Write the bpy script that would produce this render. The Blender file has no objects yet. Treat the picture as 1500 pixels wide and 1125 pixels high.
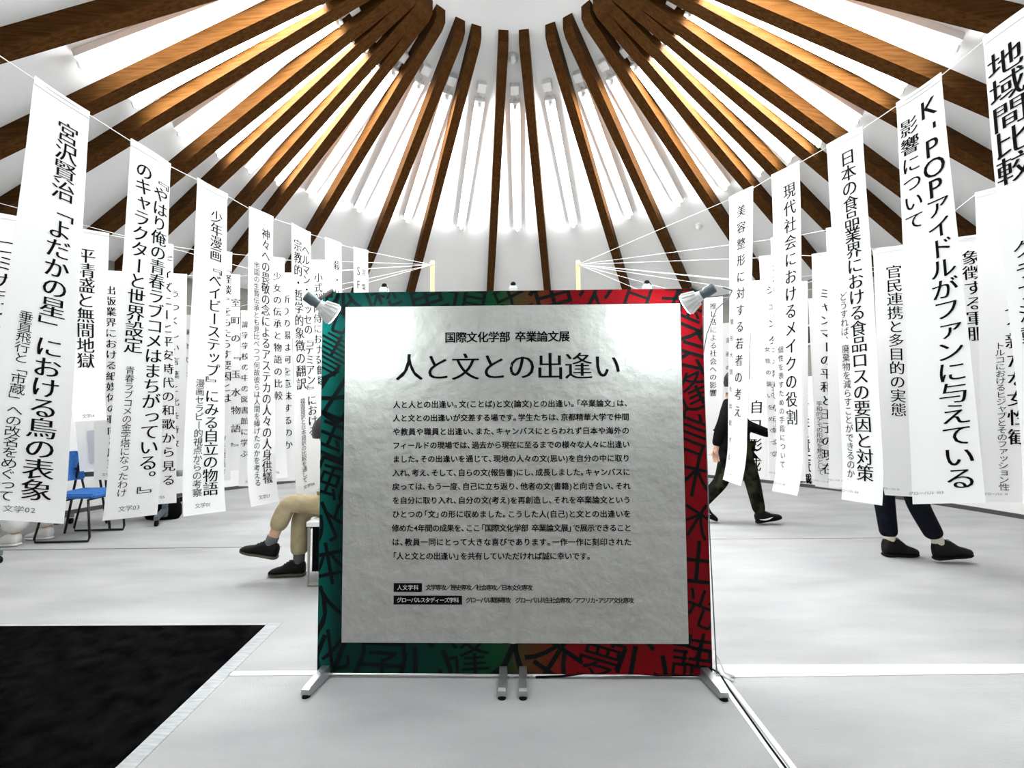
import bpy, bmesh, math, random
from mathutils import Vector, Matrix, Euler

random.seed(7)
SC = bpy.context.scene
COL = SC.collection
PI = math.pi

# ------------------------------------------------------------------ camera, world, exposure
EYE = Vector((0.0, 0.0, 1.24))
cam_data = bpy.data.cameras.new('camera')
cam_data.sensor_fit = 'HORIZONTAL'
cam_data.sensor_width = 36.0
cam_data.lens = 680.0 / 1500.0 * 36.0
cam_data.clip_start = 0.02
cam_data.clip_end = 100
cam = bpy.data.objects.new('camera', cam_data)
COL.objects.link(cam)
cam.matrix_world = (Matrix.Translation(EYE) @ Matrix.Rotation(PI / 2 + math.radians(2.988), 4, 'X')
                    @ Matrix.Rotation(math.radians(-0.37), 4, 'Z'))
SC.camera = cam

world = bpy.data.worlds.new('world')
SC.world = world
world.use_nodes = True
world.node_tree.nodes['Background'].inputs[0].default_value = (1, 1, 1, 1)
world.node_tree.nodes['Background'].inputs[1].default_value = 0.05

SC.view_settings.view_transform = 'Standard'
SC.view_settings.look = 'None'
SC.view_settings.gamma = 1.0
SC.view_settings.use_curve_mapping = False
SC.view_settings.exposure = 0.0
TUBE_POWER = 122.0        # emission of every fluorescent tube
SPOT_POWER = 13.0        # watts of each clip lamp on the sign

# room constants (metres): round hall, conical timber roof on a vertical axis
AX, AY = 0.0165, 3.641
R_WALL = 5.75
def roof_z(r):           # underside of the beams
    return 4.991 - 0.40924 * (r - 0.98)
BEAM_H = 0.15
SLOPE = math.atan(0.40924)

# ------------------------------------------------------------------ helpers
def mat(name, color, rough=0.6, metal=0.0, emit=None, spec=0.5):
    m = bpy.data.materials.new(name)
    m.use_nodes = True
    b = m.node_tree.nodes['Principled BSDF']
    b.inputs['Base Color'].default_value = (*color, 1)
    b.inputs['Roughness'].default_value = rough
    b.inputs['Metallic'].default_value = metal
    b.inputs['Specular IOR Level'].default_value = spec
    if emit:
        b.inputs['Emission Color'].default_value = (*emit[0], 1)
        b.inputs['Emission Strength'].default_value = emit[1]
    return m

def noise_mat(name, c1, c2, scale, rough=0.8, bump=0.0, bump_scale=None, stretch=(1, 1, 1), detail=4, spec=0.3, lo=0.35, hi=0.65):
    m = mat(name, c1, rough, spec=spec)
    nt = m.node_tree
    b = nt.nodes['Principled BSDF']
    tc = nt.nodes.new('ShaderNodeTexCoord')
    mp = nt.nodes.new('ShaderNodeMapping')
    mp.inputs['Scale'].default_value = stretch
    n = nt.nodes.new('ShaderNodeTexNoise')
    n.inputs['Scale'].default_value = scale
    n.inputs['Detail'].default_value = detail
    r = nt.nodes.new('ShaderNodeValToRGB')
    r.color_ramp.elements[0].position = lo
    r.color_ramp.elements[1].position = hi
    r.color_ramp.elements[0].color = (*c1, 1)
    r.color_ramp.elements[1].color = (*c2, 1)
    nt.links.new(tc.outputs['Object'], mp.inputs['Vector'])
    nt.links.new(mp.outputs['Vector'], n.inputs['Vector'])
    nt.links.new(n.outputs['Fac'], r.inputs['Fac'])
    nt.links.new(r.outputs['Color'], b.inputs['Base Color'])
    if bump:
        n2 = nt.nodes.new('ShaderNodeTexNoise')
        n2.inputs['Scale'].default_value = bump_scale or scale
        n2.inputs['Detail'].default_value = 6
        nt.links.new(mp.outputs['Vector'], n2.inputs['Vector'])
        bp = nt.nodes.new('ShaderNodeBump')
        bp.inputs['Strength'].default_value = bump
        bp.inputs['Distance'].default_value = 0.02
        nt.links.new(n2.outputs['Fac'], bp.inputs['Height'])
        nt.links.new(bp.outputs['Normal'], b.inputs['Normal'])
    return m

def paper_mat(name, color, through):
    m = bpy.data.materials.new(name)
    m.use_nodes = True
    nt = m.node_tree
    nt.nodes.remove(nt.nodes['Principled BSDF'])
    out = nt.nodes['Material Output']
    d = nt.nodes.new('ShaderNodeBsdfDiffuse')
    t = nt.nodes.new('ShaderNodeBsdfTranslucent')
    x = nt.nodes.new('ShaderNodeMixShader')
    d.inputs['Color'].default_value = (*color, 1)
    t.inputs['Color'].default_value = (*color, 1)
    x.inputs['Fac'].default_value = through
    nt.links.new(d.outputs[0], x.inputs[1])
    nt.links.new(t.outputs[0], x.inputs[2])
    nt.links.new(x.outputs[0], out.inputs['Surface'])
    return m

M = {}
M['ceiling'] = noise_mat('white_plaster', (0.86, 0.86, 0.86), (0.90, 0.90, 0.90), 1.3, 0.9)
M['wall'] = noise_mat('taupe_plaster', (0.22, 0.215, 0.195), (0.26, 0.255, 0.235), 3, 0.9)
M['panelling'] = noise_mat('white_panelling', (0.74, 0.74, 0.73), (0.80, 0.80, 0.79), 2, 0.7)
M['wood'] = noise_mat('brown_stained_timber', (0.036, 0.0135, 0.0025), (0.066, 0.028, 0.008), 6, 0.5, 0.05, 30, (9, 0.6, 9), spec=0.02)
M['pale_wood'] = noise_mat('pale_pine', (0.52, 0.36, 0.20), (0.60, 0.44, 0.26), 8, 0.6, 0, None, (8, 8, 0.5))
M['tube'] = mat('lit_tube', (1, 1, 1), 0.4, emit=((0.97, 1.0, 1.0), TUBE_POWER))
M['fixture'] = mat('white_enamel', (0.82, 0.82, 0.82), 0.4)
M['paper'] = paper_mat('banner_paper', (0.93, 0.93, 0.93), 0.42)
M['ink'] = mat('black_ink', (0.004, 0.004, 0.0045), 0.8, spec=0.05)
M['grey_ink'] = mat('grey_ink', (0.10, 0.10, 0.10), 0.7, spec=0.2)
M['white_ink'] = mat('white_print', (0.7, 0.7, 0.69), 0.7)
M['string'] = mat('white_string', (0.86, 0.86, 0.85), 0.7)
M['tape'] = noise_mat('white_tape', (0.80, 0.84, 0.84), (0.88, 0.90, 0.90), 5, 0.4)
M['grey_tape'] = noise_mat('grey_tape', (0.34, 0.35, 0.36), (0.46, 0.475, 0.48), 14, 0.4, 0, None, (1, 6, 1))
M['rug'] = noise_mat('black_mat', (0.0015, 0.0015, 0.0018), (0.005, 0.005, 0.005), 12, 0.95, 0.4, 160, spec=0.0)
M['metal'] = mat('brushed_aluminium', (0.42, 0.43, 0.44), 0.32, 0.9)
M['grey_metal'] = mat('grey_painted_metal', (0.10, 0.13, 0.15), 0.4, 0.3)
M['dark_metal'] = mat('black_metal', (0.012, 0.012, 0.013), 0.4, 0.5)
M['rubber'] = mat('black_rubber', (0.005, 0.005, 0.005), 0.8, spec=0.1)
M['glass'] = mat('dark_window_glass', (0.01, 0.012, 0.014), 0.1)
M['pale_glass'] = mat('frosted_window_glass', (0.35, 0.42, 0.46), 0.3)
M['frame'] = mat('pale_window_frame', (0.62, 0.62, 0.60), 0.5)
M['baseboard'] = mat('dark_baseboard', (0.05, 0.05, 0.05), 0.6)
M['seam'] = mat('carpet_seam', (0.12, 0.12, 0.12), 0.9)
M['blue'] = noise_mat('blue_fabric', (0.03, 0.13, 0.42), (0.05, 0.19, 0.55), 60, 0.8)
M['black_cloth'] = noise_mat('black_cloth', (0.002, 0.002, 0.0025), (0.004, 0.004, 0.0045), 30, 0.9, spec=0.05)
M['navy'] = noise_mat('dark_navy_cloth', (0.003, 0.0035, 0.007), (0.006, 0.0065, 0.012), 20, 0.9, spec=0.1)
M['olive'] = noise_mat('dark_olive_camouflage', (0.003, 0.0035, 0.002), (0.022, 0.024, 0.011), 9, 0.9, spec=0.1, lo=0.45, hi=0.6)
M['khaki'] = noise_mat('khaki_cotton', (0.36, 0.29, 0.17), (0.50, 0.42, 0.27), 9, 0.85, 0.5, 14)
M['white_cloth'] = noise_mat('white_cotton', (0.72, 0.71, 0.67), (0.82, 0.81, 0.78), 8, 0.85, 0.3, 14)
M['skin'] = noise_mat('skin', (0.52, 0.32, 0.22), (0.60, 0.38, 0.27), 12, 0.5)
M['hair'] = mat('black_hair', (0.006, 0.005, 0.005), 0.45)
M['shoe'] = mat('black_shoe', (0.004, 0.004, 0.004), 0.7, spec=0.15)
M['olive_sole'] = mat('dark_olive_sole', (0.05, 0.048, 0.03), 0.7)
M['white_shoe'] = mat('white_leather', (0.78, 0.77, 0.75), 0.5)
M['grey_sock'] = mat('grey_knit', (0.09, 0.095, 0.10), 0.9)
M['cream_sock'] = mat('cream_knit', (0.60, 0.56, 0.45), 0.9)
M['red_trim'] = mat('red_piping', (0.7, 0.08, 0.06), 0.6)
M['chair_grey'] = mat('grey_upholstery', (0.16, 0.19, 0.18), 0.8)
M['beige_metal'] = mat('beige_grey_metal', (0.26, 0.25, 0.22), 0.5)
M['laminate'] = mat('white_laminate', (0.85, 0.85, 0.85), 0.4)
M['lilac'] = mat('pale_lilac_print', (0.52, 0.53, 0.58), 0.5)
M['eye'] = mat('dark_eye', (0.01, 0.008, 0.006), 0.2)
M['lip'] = mat('lip', (0.45, 0.2, 0.16), 0.5)

def carpet_mat():
    m = noise_mat('grey_carpet', (0.345, 0.345, 0.348), (0.435, 0.435, 0.438), 2.2, 0.95, 0, None, (0.6, 1.8, 1), 8, 0.1, 0.3, 0.7)
    nt = m.node_tree
    b = nt.nodes['Principled BSDF']
    tc = nt.nodes.new('ShaderNodeTexCoord')
    mp = nt.nodes.new('ShaderNodeMapping')
    mp.inputs['Scale'].default_value = (0.35, 1.3, 1)
    w = nt.nodes.new('ShaderNodeTexNoise')
    w.inputs['Scale'].default_value = 3.0
    w.inputs['Detail'].default_value = 5
    f = nt.nodes.new('ShaderNodeTexNoise')
    f.inputs['Scale'].default_value = 130
    f.inputs['Detail'].default_value = 3
    nt.links.new(tc.outputs['Object'], mp.inputs['Vector'])
    nt.links.new(mp.outputs['Vector'], w.inputs['Vector'])
    nt.links.new(tc.outputs['Object'], f.inputs['Vector'])
    b1 = nt.nodes.new('ShaderNodeBump')
    b1.inputs['Strength'].default_value = 0.35
    b1.inputs['Distance'].default_value = 0.05
    b2 = nt.nodes.new('ShaderNodeBump')
    b2.inputs['Strength'].default_value = 0.5
    b2.inputs['Distance'].default_value = 0.006
    nt.links.new(w.outputs['Fac'], b1.inputs['Height'])
    nt.links.new(f.outputs['Fac'], b2.inputs['Height'])
    nt.links.new(b1.outputs['Normal'], b2.inputs['Normal'])
    nt.links.new(b2.outputs['Normal'], b.inputs['Normal'])
    return m
M['carpet'] = carpet_mat()

def sheet_mat():
    m = noise_mat('grey_crumpled_sheet', (0.33, 0.33, 0.315), (0.38, 0.38, 0.365), 5, 0.38, 0.6, 16, detail=6, spec=0.5)
    return m
M['sheet'] = sheet_mat()

def print_mat():                       # printed border running from teal through green to red
    m = mat('teal_to_red_print', (0, 0.1, 0.1), 0.45, spec=0.06)
    nt = m.node_tree
    b = nt.nodes['Principled BSDF']
    tc = nt.nodes.new('ShaderNodeTexCoord')
    sx = nt.nodes.new('ShaderNodeSeparateXYZ')
    mr = nt.nodes.new('ShaderNodeMapRange')
    mr.inputs['From Min'].default_value = -0.9
    mr.inputs['From Max'].default_value = 0.9
    r = nt.nodes.new('ShaderNodeValToRGB')
    e = r.color_ramp.elements
    e[0].position = 0.0
    e[0].color = (0.002, 0.075, 0.064, 1)
    e[1].position = 1.0
    e[1].color = (0.12, 0.001, 0.003, 1)
    for p_, c_ in ((0.045, (0.0008, 0.020, 0.017, 1)), (0.25, (0.001, 0.020, 0.016, 1)), (0.47, (0.003, 0.035, 0.013, 1)), (0.54, (0.05, 0.024, 0.008, 1)), (0.64, (0.11, 0.002, 0.004, 1))):
        k = e.new(p_)
        k.color = c_
    nt.links.new(tc.outputs['Object'], sx.inputs[0])
    nt.links.new(sx.outputs['X'], mr.inputs['Value'])
    nt.links.new(mr.outputs[0], r.inputs['Fac'])
    nt.links.new(r.outputs['Color'], b.inputs['Base Color'])
    return m
M['print'] = print_mat()
M['brush'] = mat('black_brush_print', (0.0015, 0.003, 0.003), 0.6, spec=0.08)

def tag(o, label=None, cat=None, group=None, kind=None):
    if label: o['label'] = label
    if cat: o['category'] = cat
    if group: o['group'] = group
    if kind: o['kind'] = kind
    return o

def thing(name, label, cat, loc=(0, 0, 0), rz=0.0, group=None):
    o = bpy.data.objects.new(name, None)
    o.empty_display_size = 0.1
    COL.objects.link(o)
    o.location = loc
    o.rotation_euler = (0, 0, rz)
    return tag(o, label, cat, group)

class MB:
    """collects shapes and links them as ONE mesh object"""
    def __init__(self):
        self.bm = bmesh.new()
    def box(self, c, s, rot=None, bevel=0.0):
        t = bmesh.new()
        bmesh.ops.create_cube(t, size=1.0)
        bmesh.ops.scale(t, vec=s, verts=t.verts)
        if bevel:
            bmesh.ops.bevel(t, geom=t.edges[:], offset=bevel, segments=2, affect='EDGES', profile=0.6)
        if rot is not None:
            bmesh.ops.transform(t, matrix=rot.to_4x4(), verts=t.verts)
        bmesh.ops.translate(t, vec=c, verts=t.verts)
        self._take(t)
        return self
    def _take(self, t):
        me = bpy.data.meshes.new('tmp')
        t.to_mesh(me)
        t.free()
        self.bm.from_mesh(me)
        bpy.data.meshes.remove(me)
    def tube(self, pts, r, seg=8, caps=True):
        pts = [Vector(p) for p in pts]
        rs = r if isinstance(r, (list, tuple)) else [r] * len(pts)
        rings = []
        n = len(pts)
        up = None
        for i, p in enumerate(pts):
            d = (pts[min(i + 1, n - 1)] - pts[max(i - 1, 0)]).normalized()
            if up is None:
                up = Vector((0, 0, 1)) if abs(d.z) < 0.9 else Vector((1, 0, 0))
            a = d.cross(up)
            a = a.normalized() if a.length > 1e-6 else d.orthogonal().normalized()
            b = a.cross(d).normalized()
            up = b
            rings.append([self.bm.verts.new(p + (a * math.cos(t) + b * math.sin(t)) * rs[i]) for t in [2 * PI * k / seg for k in range(seg)]])
        for i in range(n - 1):
            for k in range(seg):
                self.bm.faces.new((rings[i][k], rings[i][(k + 1) % seg], rings[i + 1][(k + 1) % seg], rings[i + 1][k]))
        if caps:
            self.bm.faces.new(rings[0][::-1])
            self.bm.faces.new(rings[-1])
        return self
    def ball(self, c, r, sc=(1, 1, 1), u=16, v=10):
        t = bmesh.new()
        bmesh.ops.create_uvsphere(t, u_segments=u, v_segments=v, radius=r)
        bmesh.ops.scale(t, vec=sc, verts=t.verts)
        bmesh.ops.translate(t, vec=c, verts=t.verts)
        self._take(t)
        return self
    def loft(self, rings, closed=True, caps=True):
        vs = [[self.bm.verts.new(p) for p in ring] for ring in rings]
        for a, b in zip(vs, vs[1:]):
            k = len(a)
            for i in range(k if closed else k - 1):
                self.bm.faces.new((a[i], a[(i + 1) % k], b[(i + 1) % k], b[i]))
        if caps:
            self.bm.faces.new(vs[0][::-1])
            self.bm.faces.new(vs[-1])
        return self
    def build(self, name, m, parent=None, smooth=False, loc=None):
        bmesh.ops.recalc_face_normals(self.bm, faces=self.bm.faces)
        me = bpy.data.meshes.new(name)
        self.bm.to_mesh(me)
        self.bm.free()
        me.materials.append(m)
        if smooth:
            for p in me.polygons:
                p.use_smooth = True
        o = bpy.data.objects.new(name, me)
        COL.objects.link(o)
        o.parent = parent
        if loc is not None:
            o.location = loc
        return o

def smooth_auto(o, angle=40):
    me = o.data
    for p in me.polygons:
        p.use_smooth = True
    me.set_sharp_from_angle(angle=math.radians(angle))
    return o

def copy_tree(o, parent=None):
    c = o.copy()
    COL.objects.link(c)
    c.parent = parent
    for ch in o.children:
        copy_tree(ch, c)
    return c

# ------------------------------------------------------------------ lettering
GLYPHS = {}
def fill_area(g):
    vs, fs = g
    a = 0.0
    for f in fs:
        s_ = 0.0
        for i in range(len(f)):
            x0, y0 = vs[f[i]]
            x1, y1 = vs[f[(i + 1) % len(f)]]
            s_ += x0 * y1 - x1 * y0
        a += abs(s_) / 2
    return a
ROTATE = set('ー「」『』（）()…－-～')
SMALL = set('ぁぃぅぇぉっゃゅょァィゥェォッャュョ')
def glyph(ch, style):
    key = (ch, style)
    if key in GLYPHS:
        return GLYPHS[key]
    if style == 'mincho':                # keep the thinned outline only where it fills cleanly
        full, thin = glyph(ch, 'regular'), glyph(ch, 'thin')
        af, at_ = fill_area(full), fill_area(thin)
        GLYPHS[key] = thin if af > 0 and 0.68 < at_ / af < 0.97 else full
        return GLYPHS[key]
    c = bpy.data.curves.new('glyph', 'FONT')
    c.body = ch
    c.size = 1.0
    c.resolution_u = 3
    c.offset = {'thin': -0.007, 'regular': 0.0, 'bold': 0.0}[style]
    o = bpy.data.objects.new('glyph', c)
    COL.objects.link(o)
    dg = bpy.context.evaluated_depsgraph_get()
    dg.update()
    me = bpy.data.meshes.new_from_object(o.evaluated_get(dg))
    vs = [(v.co.x, v.co.y) for v in me.vertices]
    fs = [tuple(p.vertices) for p in me.polygons]
    bpy.data.objects.remove(o)
    bpy.data.curves.remove(c)
    bpy.data.meshes.remove(me)
    GLYPHS[key] = (vs, fs)
    return GLYPHS[key]

def bounds(vs):
    xs = [v[0] for v in vs]
    ys = [v[1] for v in vs]
    return min(xs), max(xs), min(ys), max(ys)

_k = bounds(glyph('国', 'regular')[0])
EM = (_k[1] - _k[0]) / 0.86
CX, CY = (_k[0] + _k[1]) / 2, (_k[2] + _k[3]) / 2

def char_shape(ch, style, vertical):
    """vertices in em units about the em box centre, and faces"""
    vs, fs = glyph(ch, style)
    if not vs:
        return [], [], 0.5
    b = bounds(vs)
    latin = ord(ch) < 0x2000
    if latin:
        sc = (1.2 if vertical else 0.95) / EM
        out = [((x - (b[0] + b[1]) / 2) * sc, (y - CY) * sc) for x, y in vs]
        if vertical and ch == '-':
            out = [(-y, x) for x, y in out]
        adv = (b[1] - b[0]) * sc + 0.14
    else:
        out = [((x - CX) / EM, (y - CY) / EM) for x, y in vs]
        adv = 1.0
        if ch in '、。・（）「」()':
            adv = 0.62 if ch != '・' else 0.6
        if vertical:
            if ch in ROTATE:
                out = [(y, -x) for x, y in out]
            elif ch in '、。':
                out = [(x + 0.55, y + 0.55) for x, y in out]
            elif ch in SMALL:
                out = [(x + 0.08, y + 0.08) for x, y in out]
    if style == 'mincho':
        n = len(out)
        out = [(x - 0.019, y) for x, y in out] + [(x + 0.019, y) for x, y in out]
        fs = list(fs) + [tuple(i + n for i in f) for f in fs]
    if style == 'bold':
        n = len(out)
        base, bf = out, list(fs)
        out, fs = [], []
        for q, (dx, dy) in enumerate(((-0.021, -0.017), (0.021, -0.017), (-0.021, 0.017), (0.021, 0.017))):
            out += [(x + dx, y + dy) for x, y in base]
            fs += [tuple(i + n * q for i in f) for f in bf]
    return out, fs, adv

def text_mesh(items, place, name, m, parent, vertical):
    """items: (character, centre a, centre b, size, style); place(a, b) -> point"""
    verts, faces = [], []
    for ch, a, b, size, style in items:
        vs, fs, adv = char_shape(ch, style, vertical)
        k = len(verts)
        verts += [place(a + x * size, b - y * size) for x, y in vs]
        faces += [tuple(i + k for i in f) for f in fs]
    me = bpy.data.meshes.new(name)
    me.from_pydata([tuple(v) for v in verts], [], faces)
    me.materials.append(m)
    o = bpy.data.objects.new(name, me)
    COL.objects.link(o)
    o.parent = parent
    return o

def line_items(text, a0, a1, b, size, style):
    """a horizontal line justified between a0 and a1 (a1 None: natural spacing)"""
    adv = []
    for ch in text:
        if ch == ' ':
            adv.append(0.45)
        else:
            adv.append(char_shape(ch, style, False)[2])
    tot = sum(adv)
    step = size if a1 is None else (a1 - a0) / tot
    items, x = [], a0
    for ch, w in zip(text, adv):
        shift = 0.0
        if ch in '、。': shift = 0.19
        if ch in '「（': shift = -0.19
        if ch in '」）': shift = 0.19
        if ch != ' ':
            items.append((ch, x + (w / 2 + shift) * step, b, size, style))
        x += w * step
    return items

# ================================================================== THE SETTING
def ring(r, z, n=96):
    return [Vector((AX + r * math.sin(2 * PI * k / n), AY + r * math.cos(2 * PI * k / n), z)) for k in range(n)]

def structure(o, label=None):
    o['kind'] = 'structure'
    if label: o['label'] = label
    return o

structure(MB().loft([ring(R_WALL + 0.12, -0.1), ring(R_WALL + 0.12, 0.0)]).build('floor', M['carpet']), 'grey needle-felt carpet of the round hall')
CEIL_OFF = BEAM_H / math.cos(SLOPE)
EAVE = roof_z(R_WALL) + CEIL_OFF
structure(smooth_auto(MB().loft([ring(R_WALL, 0.0), ring(R_WALL, EAVE), ring(R_WALL + 0.12, EAVE), ring(R_WALL + 0.12, 0.0), ring(R_WALL, 0.0)], caps=False).build('wall_round', M['wall'])),
          'taupe round wall of the hall')
structure(smooth_auto(MB().loft([ring(R_WALL - 0.025, 0.05), ring(R_WALL - 0.025, 1.70), ring(R_WALL, 1.70)], caps=False).build('trim_1', M['panelling'])),
          'white panelling along the lower wall')
structure(smooth_auto(MB().loft([ring(R_WALL - 0.035, 0.0), ring(R_WALL - 0.035, 0.045), ring(R_WALL - 0.02, 0.05)], caps=False).build('baseboard_round', M['baseboard'])),
          'dark baseboard along the round wall')
z_in = roof_z(0.98) + CEIL_OFF
prof = [(R_WALL + 0.12, roof_z(R_WALL + 0.12) + CEIL_OFF), (0.98, z_in), (0.86, z_in + 0.10), (0.6, z_in + 0.24), (0.3, z_in + 0.31), (0.05, z_in + 0.33)]
outer = [(r, z + 0.12) for r, z in prof[::-1]]
structure(smooth_auto(MB().loft([ring(r, z) for r, z in prof + outer + prof[:1]], caps=False).build('ceiling', M['ceiling']), 30), 'white conical ceiling with a shallow round cap')

def polar(theta, r, z):
    a = math.radians(theta)
    return Vector((AX + r * math.sin(a), AY + r * math.cos(a), z))

# strip windows and a louvred grille on the upper wall
def window(n, theta, width, z0, z1, glass):
    r = R_WALL - 0.03
    root = thing('window_%d' % n, 'dark strip window in a pale frame on the round wall', 'window', polar(theta, r, z0), math.radians(-theta))
    root['kind'] = 'structure'
    del root['category']
    del root['label']
    h = z1 - z0
    f = MB()
    for c, s in (((0, 0, 0.015), (width, 0.05, 0.03)), ((0, 0, h - 0.015), (width, 0.05, 0.03)),
                 ((-width / 2 + 0.015, 0, h / 2), (0.03, 0.05, h - 0.06)), ((width / 2 - 0.015, 0, h / 2), (0.03, 0.05, h - 0.06)), ((0, 0, h / 2), (0.03, 0.05, h - 0.06))):
        f.box(c, s)
    f.build('window_frame', M['frame'], root)
    MB().box((0, 0.012, h / 2), (width - 0.05, 0.012, h - 0.05)).build('pane', glass, root)
for n, (th, w) in enumerate(((33.0, 0.5), (48.5, 1.3), (-46.5, 1.5), (20.0, 0.9), (-20.0, 0.9)), 1):
    window(n, th, w, 2.18, 2.50, M['glass'])
window(6, 37.4, 0.5, 1.78, 2.10, M['pale_glass'])

def beam_mesh():
    """one rafter along +y from the cap to the eave, in the frame of the roof axis"""
    r0, r1 = 0.975, R_WALL - 0.005
    w0, w1 = 0.105, 0.125
    def sec(r, w, lift):
        z = roof_z(r)
        t = BEAM_H / math.cos(SLOPE) + 0.01
        return [Vector((-w / 2, r, z + lift)), Vector((w / 2, r, z + lift)), Vector((w / 2, r, z + t)), Vector((-w / 2, r, z + t))]
    return MB().loft([sec(r0, w0, 0.035), sec(r0 + 0.05, w0, 0.0), sec(r1, w1, 0.0)])

THETAS = [-95.5, -85.5, -79.1, -70.4, -65.0, -58.6, -53.6, -44.7, -31.7, -21.4, -4.8, 7.6, 23.9, 35.1, 47.5, 55.9, 61.6, 67.9, 72.8, 81.0, 87.5, 97.1]
ORD = ['first', 'second', 'third', 'fourth', 'fifth', 'sixth', 'seventh', 'eighth', 'ninth', 'tenth', 'eleventh']
beam0 = beam_mesh().build('roof_beam', M['wood'])
beam0.location = (AX, AY, 0)
for i, th in enumerate(THETAS):
    o = beam0 if i == 0 else beam0.copy()
    if i: COL.objects.link(o)
    o.rotation_euler = (0, 0, math.radians(-th))
    side, k = ('left', 10 - i) if i <= 10 else ('right', i - 11)
    tag(o, 'brown timber roof beam, %s one to the %s of the middle of the ceiling' % (ORD[k], side), 'beam', 'radiating roof beams')
rear = [97.1 + 167.4 * k / 9 for k in range(1, 9)]
for th in rear:
    o = beam0.copy()
    COL.objects.link(o)
    o.rotation_euler = (0, 0, math.radians(-th))
    tag(o, 'brown timber roof beam over the entrance side behind the viewer', 'beam', 'roof beams over the entrance side')

# fluorescent battens, one in every bay in view between two beams
def make_batten():
    root = thing('fluorescent_light', 'x', 'ceiling light', (AX, AY, 0))
    r0, r1 = 1.64, 3.50
    def on(r, drop, x=0.0):                # a point below the plaster
        return Vector((x, r, roof_z(r) + CEIL_OFF - drop / math.cos(SLOPE)))
    rot = Matrix.Rotation(-SLOPE, 3, 'X')
    mid = (r0 + r1) / 2
    ln = (r1 - r0) / math.cos(SLOPE)
    MB().box(on(mid, 0.034), (0.12, ln, 0.066), rot, 0.006).build('batten', M['fixture'], root)
    MB().tube([on(r0 + 0.03, 0.108), on(r1 - 0.03, 0.108)], 0.015, 12).build('tube', M['tube'], root, True)
    for r in (r0 + 0.012, r1 - 0.012):
        MB().box(on(r, 0.095), (0.036, 0.022, 0.06), rot, 0.004).build('lamp_holder', M['fixture'], root)
    j = MB().box(on(1.50, 0.04), (0.10, 0.10, 0.075), rot, 0.008).build('junction_box', M['fixture'], root)
    w = MB()
    for s in (-1, 1):
        w.tube([on(1.55, 0.03, 0.018 * s), on(1.60, 0.045, 0.03 * s), on(1.65, 0.03, 0.02 * s)], 0.006, 6)
    w.build('lead', M['fixture'], j)
    return root
bat0 = make_batten()
allth = THETAS + rear + [THETAS[0] + 360]
for i in range(len(allth) - 1):
    if i >= 21 and i % 2: continue  # unseen battens in alternate rear bays, added as front light for the banners
    a, b = allth[i], allth[i + 1]
    o = bat0 if i == 0 else copy_tree(bat0)
    o.rotation_euler = (0, 0, math.radians(-(a + b) / 2))
    if i < 21:
        if i == 10: lab = 'lit fluorescent batten in the middle bay between the centre pair of beams'
        else:
            side, k = ('left', 9 - i) if i < 10 else ('right', i - 11)
            lab = 'lit fluorescent batten, %s bay to the %s of the middle bay' % (ORD[k], side)
        tag(o, lab, 'ceiling light', 'fluorescent battens between the beams')
    else:
        tag(o, 'unseen fluorescent batten added behind the viewer to light the banner fronts', 'ceiling light', 'unseen battens added behind the viewer')

def detector(theta, r, label):
    a = math.radians(theta)
    root = thing('smoke_detector', label, 'smoke detector', (AX + r * math.sin(a), AY + r * math.cos(a), roof_z(r) + CEIL_OFF), group='smoke detectors on the ceiling')
    e = Euler((-SLOPE, 0, -a))
    for o in (MB().tube([(0, 0, 0.005), (0, 0, -0.03)], [0.060, 0.057], 20).build('base', M['fixture'], root, False),
              MB().ball((0, 0, -0.035), 0.048, (1, 1, 0.9)).build('dome', M['fixture'], root, True)):
        o.rotation_euler = e
detector(0.9, 1.22, 'round white detector in the middle bay just below the ceiling cap')
detector(42.2, 4.06, 'round white detector low on the ceiling right of the sign')

# ------------------------------------------------------------------ floor markings
def slab(name, corners, z0, z1, m):
    return MB().loft([[Vector((x, y, z0)) for x, y in corners], [Vector((x, y, z1)) for x, y in corners]]).build(name, m)
tag(slab('floor_mat', [(-3.3, 0.35), (-1.335, 0.35), (-1.428, 2.735), (-3.3, 2.745)], 0.0005, 0.006, M['rug']),
    'large black floor mat at the lower left', 'floor mat')
def seam_strip(label, name, corners, m, cat='tape', z=0.003, group='tape on the carpet'):
    o = slab(name, corners, 0.0004, z, m)
    return tag(o, label, cat, group)
seam_strip('wide pale tape along the right edge of the black mat', 'floor_tape', [(-1.334, 0.35), (-1.280, 0.35), (-1.345, 2.77), (-1.426, 2.765)], M['grey_tape'])
seam_strip('thin pale tape along the far edge of the black mat', 'floor_tape', [(-3.3, 2.748), (-1.43, 2.738), (-1.43, 2.765), (-3.3, 2.775)], M['grey_tape'])
seam_strip('white tape line on the carpet running left from under the sign', 'floor_tape', [(-1.335, 2.235), (0.935, 2.235), (0.935, 2.27), (-1.337, 2.27)], M['tape'])
seam_strip('broad white tape band on the carpet right of the sign', 'floor_tape', [(0.96, 2.195), (2.6, 2.215), (2.6, 2.285), (0.96, 2.30)], M['tape'])
seam_strip('long dark carpet seam across the floor on the left', 'carpet_seam', [(-4.7, 4.215), (-2.1, 4.27), (-2.1, 4.283), (-4.7, 4.24)], M['seam'], 'seam', 0.0015, 'seams in the carpet')
seam_strip('dark carpet seam across the floor right of the sign', 'carpet_seam', [(1.75, 4.42), (3.5, 4.43), (3.5, 4.44), (1.75, 4.43)], M['seam'], 'seam', 0.0015, 'seams in the carpet')
seam_strip('left of the two white tapes leading from the sign to the viewer', 'floor_tape', [(0.885, 0.5), (0.915, 0.5), (0.948, 2.2), (0.922, 2.2)], M['tape'])
seam_strip('right of the two white tapes leading from the sign to the viewer', 'floor_tape', [(0.925, 0.5), (0.952, 0.5), (0.975, 2.2), (0.957, 2.2)], M['tape'])
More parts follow.
